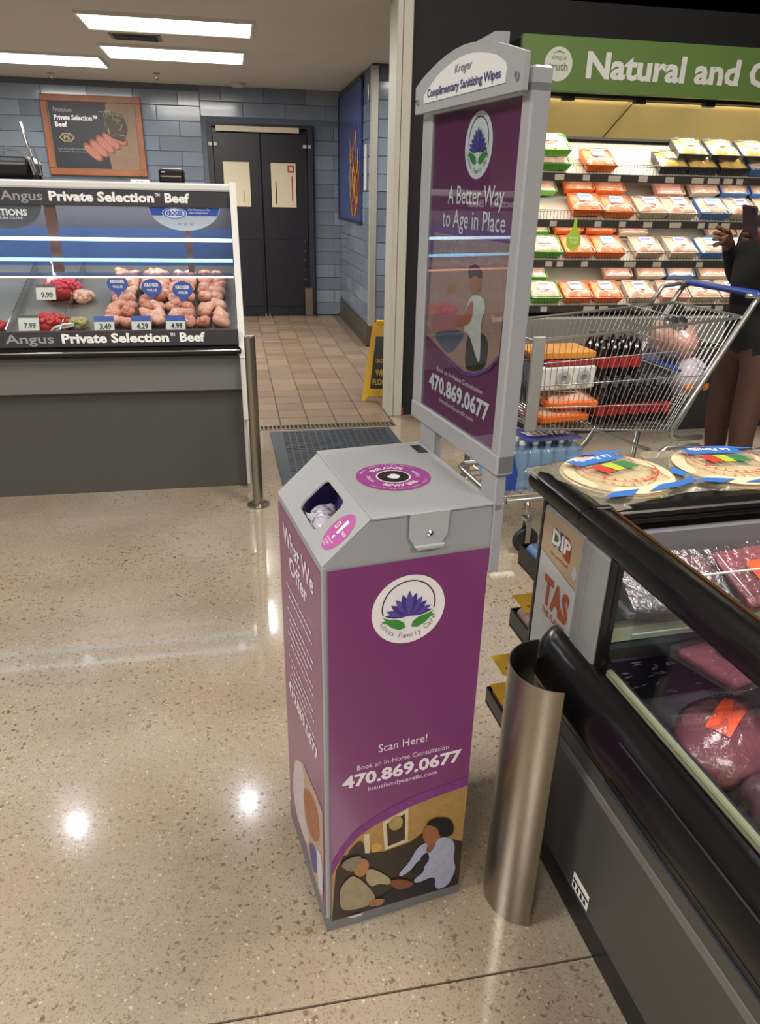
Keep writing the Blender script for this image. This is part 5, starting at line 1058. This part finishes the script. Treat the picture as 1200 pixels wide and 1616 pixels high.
m.build('print', [mat('poster_tan', '#c2ab8c', .4, var=.12), mat('print_green', '#4c6b4a', .5), mat('print_blue', '#30425e', .5), mat('print_red', '#a04232', .5), WHITE, mat('print_pale_blue', '#c3cde0', .5), mat('print_orange_red', '#b8502e', .5, var=.3), mat('print_line', '#9a9184', .5)], pn)
# rails
def rail(y0, y1, nm):
    m = MB(); n = 12; pr = [(-.024 + .036 * math.copysign(abs(math.cos(2 * PI * i / n)) ** .7, math.cos(2 * PI * i / n)), .922 + .027 * math.copysign(abs(math.sin(2 * PI * i / n)) ** .7, math.sin(2 * PI * i / n))) for i in range(n)]
    vs = [(x, y, z) for y in (y0, y1) for x, z in pr]; m.add(vs, [(i, (i + 1) % n, n + (i + 1) % n, n + i) for i in range(n)] + [tuple(range(n - 1, -1, -1)), tuple(range(n, 2 * n))]); return m.build(nm, GLOSSBLACK, B, smooth=40)
part(rail(Y0, .0, 'top_rail'), 'rounded black top rail'); rail(.002, .235, 'top_rail')
m = MB(); m.tube([(.008, Y0, .943), (.008, -.0, .943)], .004, 6); part(m.build('inner_rail_edge', mat('bronze_edge', '#6d4f30', .25, metal=.7), B), 'bronze inner edge of the rail')
m = MB(); m.cbox(.0, XR, .002, .062, .895, .942, .012); m.cbox(.0, XR, -.004, .004, .905, .915, .002); part(m.build('cross_rail', GLOSSBLACK, B, bevel=.004), 'black rail across the case')
m = MB(); m.tube([(.01, .0, .93), (XR, .0, .93)], .003, 6); m.build('cross_rail_strip', CHROME, B)
m = MB(); m.cbox(-.034, .012, -.012, .012, .893, .951, .006); m.build('corner_joint', mat('joint_black', '#17161a', .2), B, bevel=.004)
m = MB(); m.cbox(.012, XR, .062, .285, .915, .932, .003); part(m.build('top_deck', mat('deck_dark', '#2a2a2c', .4), B), 'dark shelf at the far end')
# glass, liner
m = MB(); m.box(-.042, -.037, Y0, -.13, .665, .897); part(m.build('side_glass', GLASS, B), 'clear side glass')
m = MB(); m.box(-.044, -.030, -.132, -.108, .655, .897); m.box(-.044, -.034, Y0, -.108, .89, .90); m.build('glass_frame', BLACK, B)
m = MB(); m.cbox(-.036, -.022, Y0, -.14, .648, .664, .003); part(m.build('glass_channel', mat('channel_cream', '#98957a', .4), B), 'cream glass channel')
LIN = mat('liner_grey', '#75747a', .4, var=.06)
m = MB(); m.box(-.03, XR - .04, Y0, -.0, .50, .53); m.box(-.03, XR - .04, -.02, .0, .53, .89); m.box(XR - .04, XR, Y0, .1, .50, .89); m.build('liner', LIN, B)
m = MB(); m.box(-.03, -.012, Y0, -.02, .53, .655); m.build('inner_side', mat('liner_dark', '#2b2735', .3), B)
m = MB(); m.cbox(-.01, XR - .05, -.05, -.02, .655, .69, .003); part(m.build('end_ledge', mat('ledge_cream', '#ece6c4', .4), B), 'cream ledge inside the far end')
m = MB(); m.box(-.0, XR - .05, -.15, -.147, .69, .86); part(m.build('divider_pane', GLASS, B), 'clear divider across the case'); m = MB(); m.tube([(.0, -.149, .86), (XR - .05, -.149, .86)], .0022, 6); m.tube([(.0, -.149, .745), (XR - .05, -.149, .745)], .0018, 6); m.build('divider_edge', mat('acrylic_edge', '#c9dcd4', .2, emit=.0), B)
m = MB(); m.box(.185, .188, -1.2, -.16, .60, .70); m.build('divider_pane', GLASS, B); m = MB(); m.cbox(.180, .192, -1.2, -.17, .70, .706, .002); m.build('divider_edge', mat('acrylic_edge', '#c9dcd4'), B)
def caseW(x, y, z): a = R(3); return (.694 + x * math.cos(a) - y * math.sin(a), 1.196 + x * math.sin(a) + y * math.cos(a), z)
HAM = mat('ham_pink', '#8f4552', .3, var=.45, scale=22, coat=.7, bump=.3); HAMD = mat('ham_dark', '#5c2c3a', .3, var=.5, scale=20, coat=.7, bump=.3); ORL = mat('orange_sticker', '#f0501e', .5, var=.05)
WRAP = glass('vacuum_wrap', '#efe6ea', .9, .08, .03, '#ffffff', .8)
def ham(x, y, z, r, rz, dark, lb):
    t = thing('packed_ham', lb, 'meat', caseW(x, y, z), R(3) + rz, 'packed hams in the case')
    m = MB(); m.ball((0, 0, r[2] * .95), r, 22, 14, .07, seed=int(x * 100 + y * 37)); m.build('meat', HAMD if dark else HAM, t, smooth=True)
    m = MB(); m.ball((0, 0, r[2] * .96), tuple(q_ * 1.05 for q_ in r), 22, 14, .09, seed=int(x * 100 + y * 37)); m.build('wrap', WRAP, t, smooth=True)
    m = MB(); M = Matrix.Translation((.02, -.01, r[2] * 1.92)) @ Matrix.Rotation(R(-8), 4, 'Y')
    nx, ny = 8, 4; vv = []
    for j in range(ny + 1):
        for i in range(nx + 1):
            x_ = -.055 + .11 * i / nx; y_ = -.022 + .044 * j / ny; zz = r[2] * .96 + r[2] * 1.10 * math.sqrt(max(0, 1 - (x_ / r[0]) ** 2 - (y_ / r[1]) ** 2)); vv.append((x_, y_, zz))
    m.add(vv, [(j * (nx + 1) + i, j * (nx + 1) + i + 1, (j + 1) * (nx + 1) + i + 1, (j + 1) * (nx + 1) + i) for j in range(ny) for i in range(nx)]); m.build('sticker', ORL, t)
    m = MB(); [m.box(-.045 + .012 * k, -.038 + .012 * k, -.012 + .004 * (k % 2), .010, 0, .0005) for k in range(7)]
ham(.12, -.30, .535, (.12, .085, .06), R(35), 0, 'wrapped ham with an orange sticker against the side glass, nearer the far end')
ham(.31, -.33, .535, (.10, .09, .07), R(60), 0, 'pale pink wrapped ham right of the clear divider')
ham(.11, -.54, .535, (.13, .09, .06), R(80), 1, 'dark wrapped ham in the near part of the case by the side glass')
ham(.38, -.56, .535, (.12, .1, .07), R(20), 0, 'pink wrapped ham in the near part of the case')
ham(.56, -.36, .535, (.12, .1, .08), R(-20), 0, 'wrapped ham in the middle of the case')
ham(.10, -.85, .535, (.12, .085, .06), R(45), 1, 'dark wrapped ham nearest the camera')
def flatpack(x, y, z, rz, lb, dark=0, tilt=0):
    t = thing('sliced_meat_pack', lb, 'meat', caseW(x, y, z), rot=(tilt, 0, R(3) + rz), group='flat meat packs in the case')
    m = MB(); m.cbox(-.10, .10, -.07, .07, 0, .022, .008); m.build('meat', HAMD if dark else HAM, t, bevel=.006)
    m = MB(); m.cbox(-.108, .108, -.078, .078, -.001, .027, .004); m.build('wrap', WRAP, t)
    m = MB(); m.flat(rrect(-.05, .05, -.025, .025, .008), ((0, 0, .028), (1, 0, 0), (0, 1, 0)), 0, 0); m.build('sticker', ORL, t)
flatpack(.11, -.085, .80, R(-8), 'dark flat meat pack with an orange sticker on the ledge under the cross rail, leftmost', 1, R(22))
flatpack(.335, -.085, .80, R(6), 'flat meat pack with an orange sticker under the cross rail, second from the left', 0, R(22))
flatpack(.56, -.085, .80, R(-4), 'flat meat pack under the cross rail, third from the left', 1, R(22))
flatpack(.20, -.22, .70, R(10), 'flat meat pack with an orange sticker just before the divider, leftmost', 0, R(-6))
flatpack(.44, -.23, .70, R(-6), 'flat meat pack just before the divider, second from the left', 1, R(-6))
flatpack(.67, -.22, .70, R(4), 'flat meat pack just before the divider, third from the left', 0, R(-6))
m = MB(); m.box(-.01, XR - .05, -.14, -.02, .775, .785); m.build('ledge_shelf', LIN, B); m = MB(); m.box(.09, XR - .05, -.30, -.16, .688, .693); m.build('ledge_shelf', GLASS, B)
t = thing('patterned_carton', 'dark violet patterned carton lining the far end of the meat case', 'box', caseW(.0, -.10, .535), R(3)); m = MB(); m.cbox(.0, .80, .0, .04, 0, .115, .004); m.build('carton', mat('dark_pattern', '#241d2c', .35, var=.1), t)
m = MB(); rn = random.Random(5)
for k in range(120):
    x, z, a = rn.uniform(.02, .78), rn.uniform(.01, .105), rn.uniform(0, 6.28); l = .012
    m.flat([(x + l * math.cos(a + b_) * c_, z + l * .4 * math.sin(a + b_) * c_) for b_, c_ in ((0, 1), (2, .5), (3.1, 1), (5, .4))], ((0, -.0006, 0), (1, 0, 0), (0, 0, 1)), .0002, 0)
m.build('pattern_print', mat('pattern_grey', '#8a8494', .5), t)

# ------------------------------------------------------------------ tortilla packs on the far deck
TORT = mat('tortilla', '#dcc9a4', .6, var=.12, scale=30, bump=.2); BAG = glass('tortilla_bag', '#f8f4ea', .8, .12, .2, '#f4ecd6', .5)
PB = mat('bag_print_blue', '#2f6fc0', .4); PR_ = mat('bag_print_red', '#c43a2a', .4); PG_ = mat('bag_print_green', '#2f7a48', .4); PY_ = mat('bag_print_lime', '#b4c23e', .4)
def tort(x, y, z, rz, lb):
    t = thing('tortilla_pack', lb, 'tortillas', caseW(x, y, z), R(3) + rz, 'tortilla packs')
    for k in range(4):
        m = MB(); m.lathe([(.116 - .002 * (k % 2), 0), (.120, .002), (.116, .005)], (random.uniform(-.004, .004), random.uniform(-.004, .004), .004 + .0055 * k), n=32); m.build('tortilla', TORT, t, smooth=40)
    bag = lambda i, j: .003 + .030 * min(1, 3.2 * min(i, 1 - i, j, 1 - j)) ** .6 + .0022 * math.sin(23 * i + 5 * j) * math.sin(19 * j)
    m = MB(); m.heap(-.15, .15, -.13, .14, bag, 26, 24); m.build('bag', BAG, t, smooth=True)
    F = ((0, 0, .0355), (-1, 0, 0), (0, -1, 0)); m = MB()
    ring(m, F, (0, 0), .084, .087, 0, 2 * PI, .0004, 1); ring(m, F, (0, 0), .066, .068, R(180), R(360), .0004, 1)
    m.flat([(-.048, -.028), (-.012, -.03), (-.020, .014), (-.054, .012)], F, .0006, 3); m.flat([(-.008, -.03), (.022, -.028), (.012, .016), (-.016, .014)], F, .0006, 2); m.flat([(.026, -.028), (.056, -.024), (.044, .018), (.016, .016)], F, .0006, 1)
    m.arctext('BANDERITA', F, (0, 0), .072, R(150), R(30), .012, .03, 1, .0006)
    m.flat([(-.07, -.045), (.07, -.035), (.085, -.07), (-.05, -.085)], F, .0006, 0); m.text('La Familia', F, -.04, -.075, .1, .018, .02, 4, .001, shear=.2)
    m.flat([(-.13, .085), (-.09, .1), (-.03, .098), (.02, .118), (-.06, .122), (-.12, .112)], F, -.008, 0); m.flat([(.03, .10), (.09, .092), (.13, .11), (.07, .122)], F, -.008, 0)
    m.flat([(-.14, .02), (-.11, .05), (-.12, .08), (-.145, .06)], F, -.010, 0); m.flat([(-.13, -.11), (-.02, -.1), (.05, -.12), (-.06, -.125)], F, -.010, 0)
    m.build('bag_print', [PB, PR_, PY_, PG_, WHITE], t)
dt = .933
tort(.105, .150, dt, R(12), 'round tortilla pack with a flag print at the left end of the deck')
tort(.385, .152, dt, R(-10), 'round tortilla pack with a flag print, second from the left on the deck')
tort(.665, .150, dt, R(6), 'tortilla pack at the right edge of the photo')


# clip racks hanging on the far end
for i, (x, z, w2, lb) in enumerate(((-.045, .685, .10, 'top'), (-.045, .50, .11, 'middle'), (-.085, .255, .12, 'bottom'))):
    t = thing('clip_rack', 'black tray rack clipped to the far end of the meat case, ' + ('topmost' if i == 0 else 'middle' if i == 1 else 'lowest') + ' of three', 'rack', caseW(x, .175, z), R(3), 'clip racks on the case end')
    m = MB(); m.cbox(0, .25, .0, w2, 0, .008, .002); m.cbox(0, .006, .0, w2, .008, .052, .002); m.cbox(0, .25, w2 - .005, w2, .008, .052, .002); m.cbox(.244, .25, 0, w2, .008, .052, .002); m.cbox(.006, .244, .0, .005, .008, .07, .002); m.build('tray', GLOSSBLACK, t)
    if i: m = MB(); m.box(.01, .10, -.006, .0, -.02, .1); m.build('bracket', BLACK, t)
    t2 = thing('snack_packet', ('blue and white packet in the topmost clip rack', 'red and white packet in the middle clip rack', 'red and yellow packet in the lowest clip rack')[i], 'packet', caseW(x + .01, .182, z + .010), R(3))
    m = MB(); m.cbox(0, .16, .0, w2 - .015, 0, .05, .01); m.build('wrapper', mat(('packet_blue', 'packet_red', 'packet_gold')[i], ('#6f98d0', '#c9a9a4', '#c99a6a')[i], .3, var=.5, scale=50, coat=.4), t2, bevel=.004)
for x, z, lb in ((-.055, .60, 'yellow price flag over the middle clip rack'), (-.095, .425, 'yellow price flag below the middle clip rack'), (-.09, .335, 'yellow price flag over the lowest clip rack')):
    t = thing('price_flag', lb, 'price flag', caseW(x, .18, z), R(3)); m = MB(); m.cbox(0, .075, 0, .085, 0, .002, .0005); m.build('card', mat('flag_yellow', '#ffc61e', .5), t); m = MB(); m.cbox(.05, .08, -.004, .02, -.006, .006, .001); m.build('clip', BLACK, t)
    m = MB(); m.text('SALE', ((0, 0, .0022), (1, 0, 0), (0, 1, 0)), .02, .03, .04, .015, .02, 0, .0004) if False else m.box(.015, .06, .02, .03, .002, .0023); m.build('print', mat('flag_orange', '#c8761e', .5), t)

# curved steel guard at the case corner
t = thing('corner_guard', 'half-round brushed steel guard standing on the floor at the case corner', 'guard', (.582, 1.103, 0))
m = MB(); r1, r2 = .092, .0895; vs = []; n = 28
for i in range(n + 1):
    a = R(88 + (258 - 88) * i / n)
    for r_ in (r1, r2):
        for z in (0, .65): vs.append((r_ * math.cos(a), r_ * math.sin(a), z))
fs = []
for i in range(n):
    a, b = 4 * i, 4 * i + 4; fs += [(a, b, b + 1, a + 1), (a + 2, a + 3, b + 3, b + 2), (a + 1, b + 1, b + 3, a + 3), (a, a + 2, b + 2, b)]
fs += [(0, 1, 3, 2), (4 * n, 4 * n + 2, 4 * n + 3, 4 * n + 1)]
m.add(vs, fs); m.build('sheet', STEEL, t, smooth=40)
m = MB(); m.box(-.02, .0, .082, .092, .0, .015); m.build('floor_tab', STEELD, t)
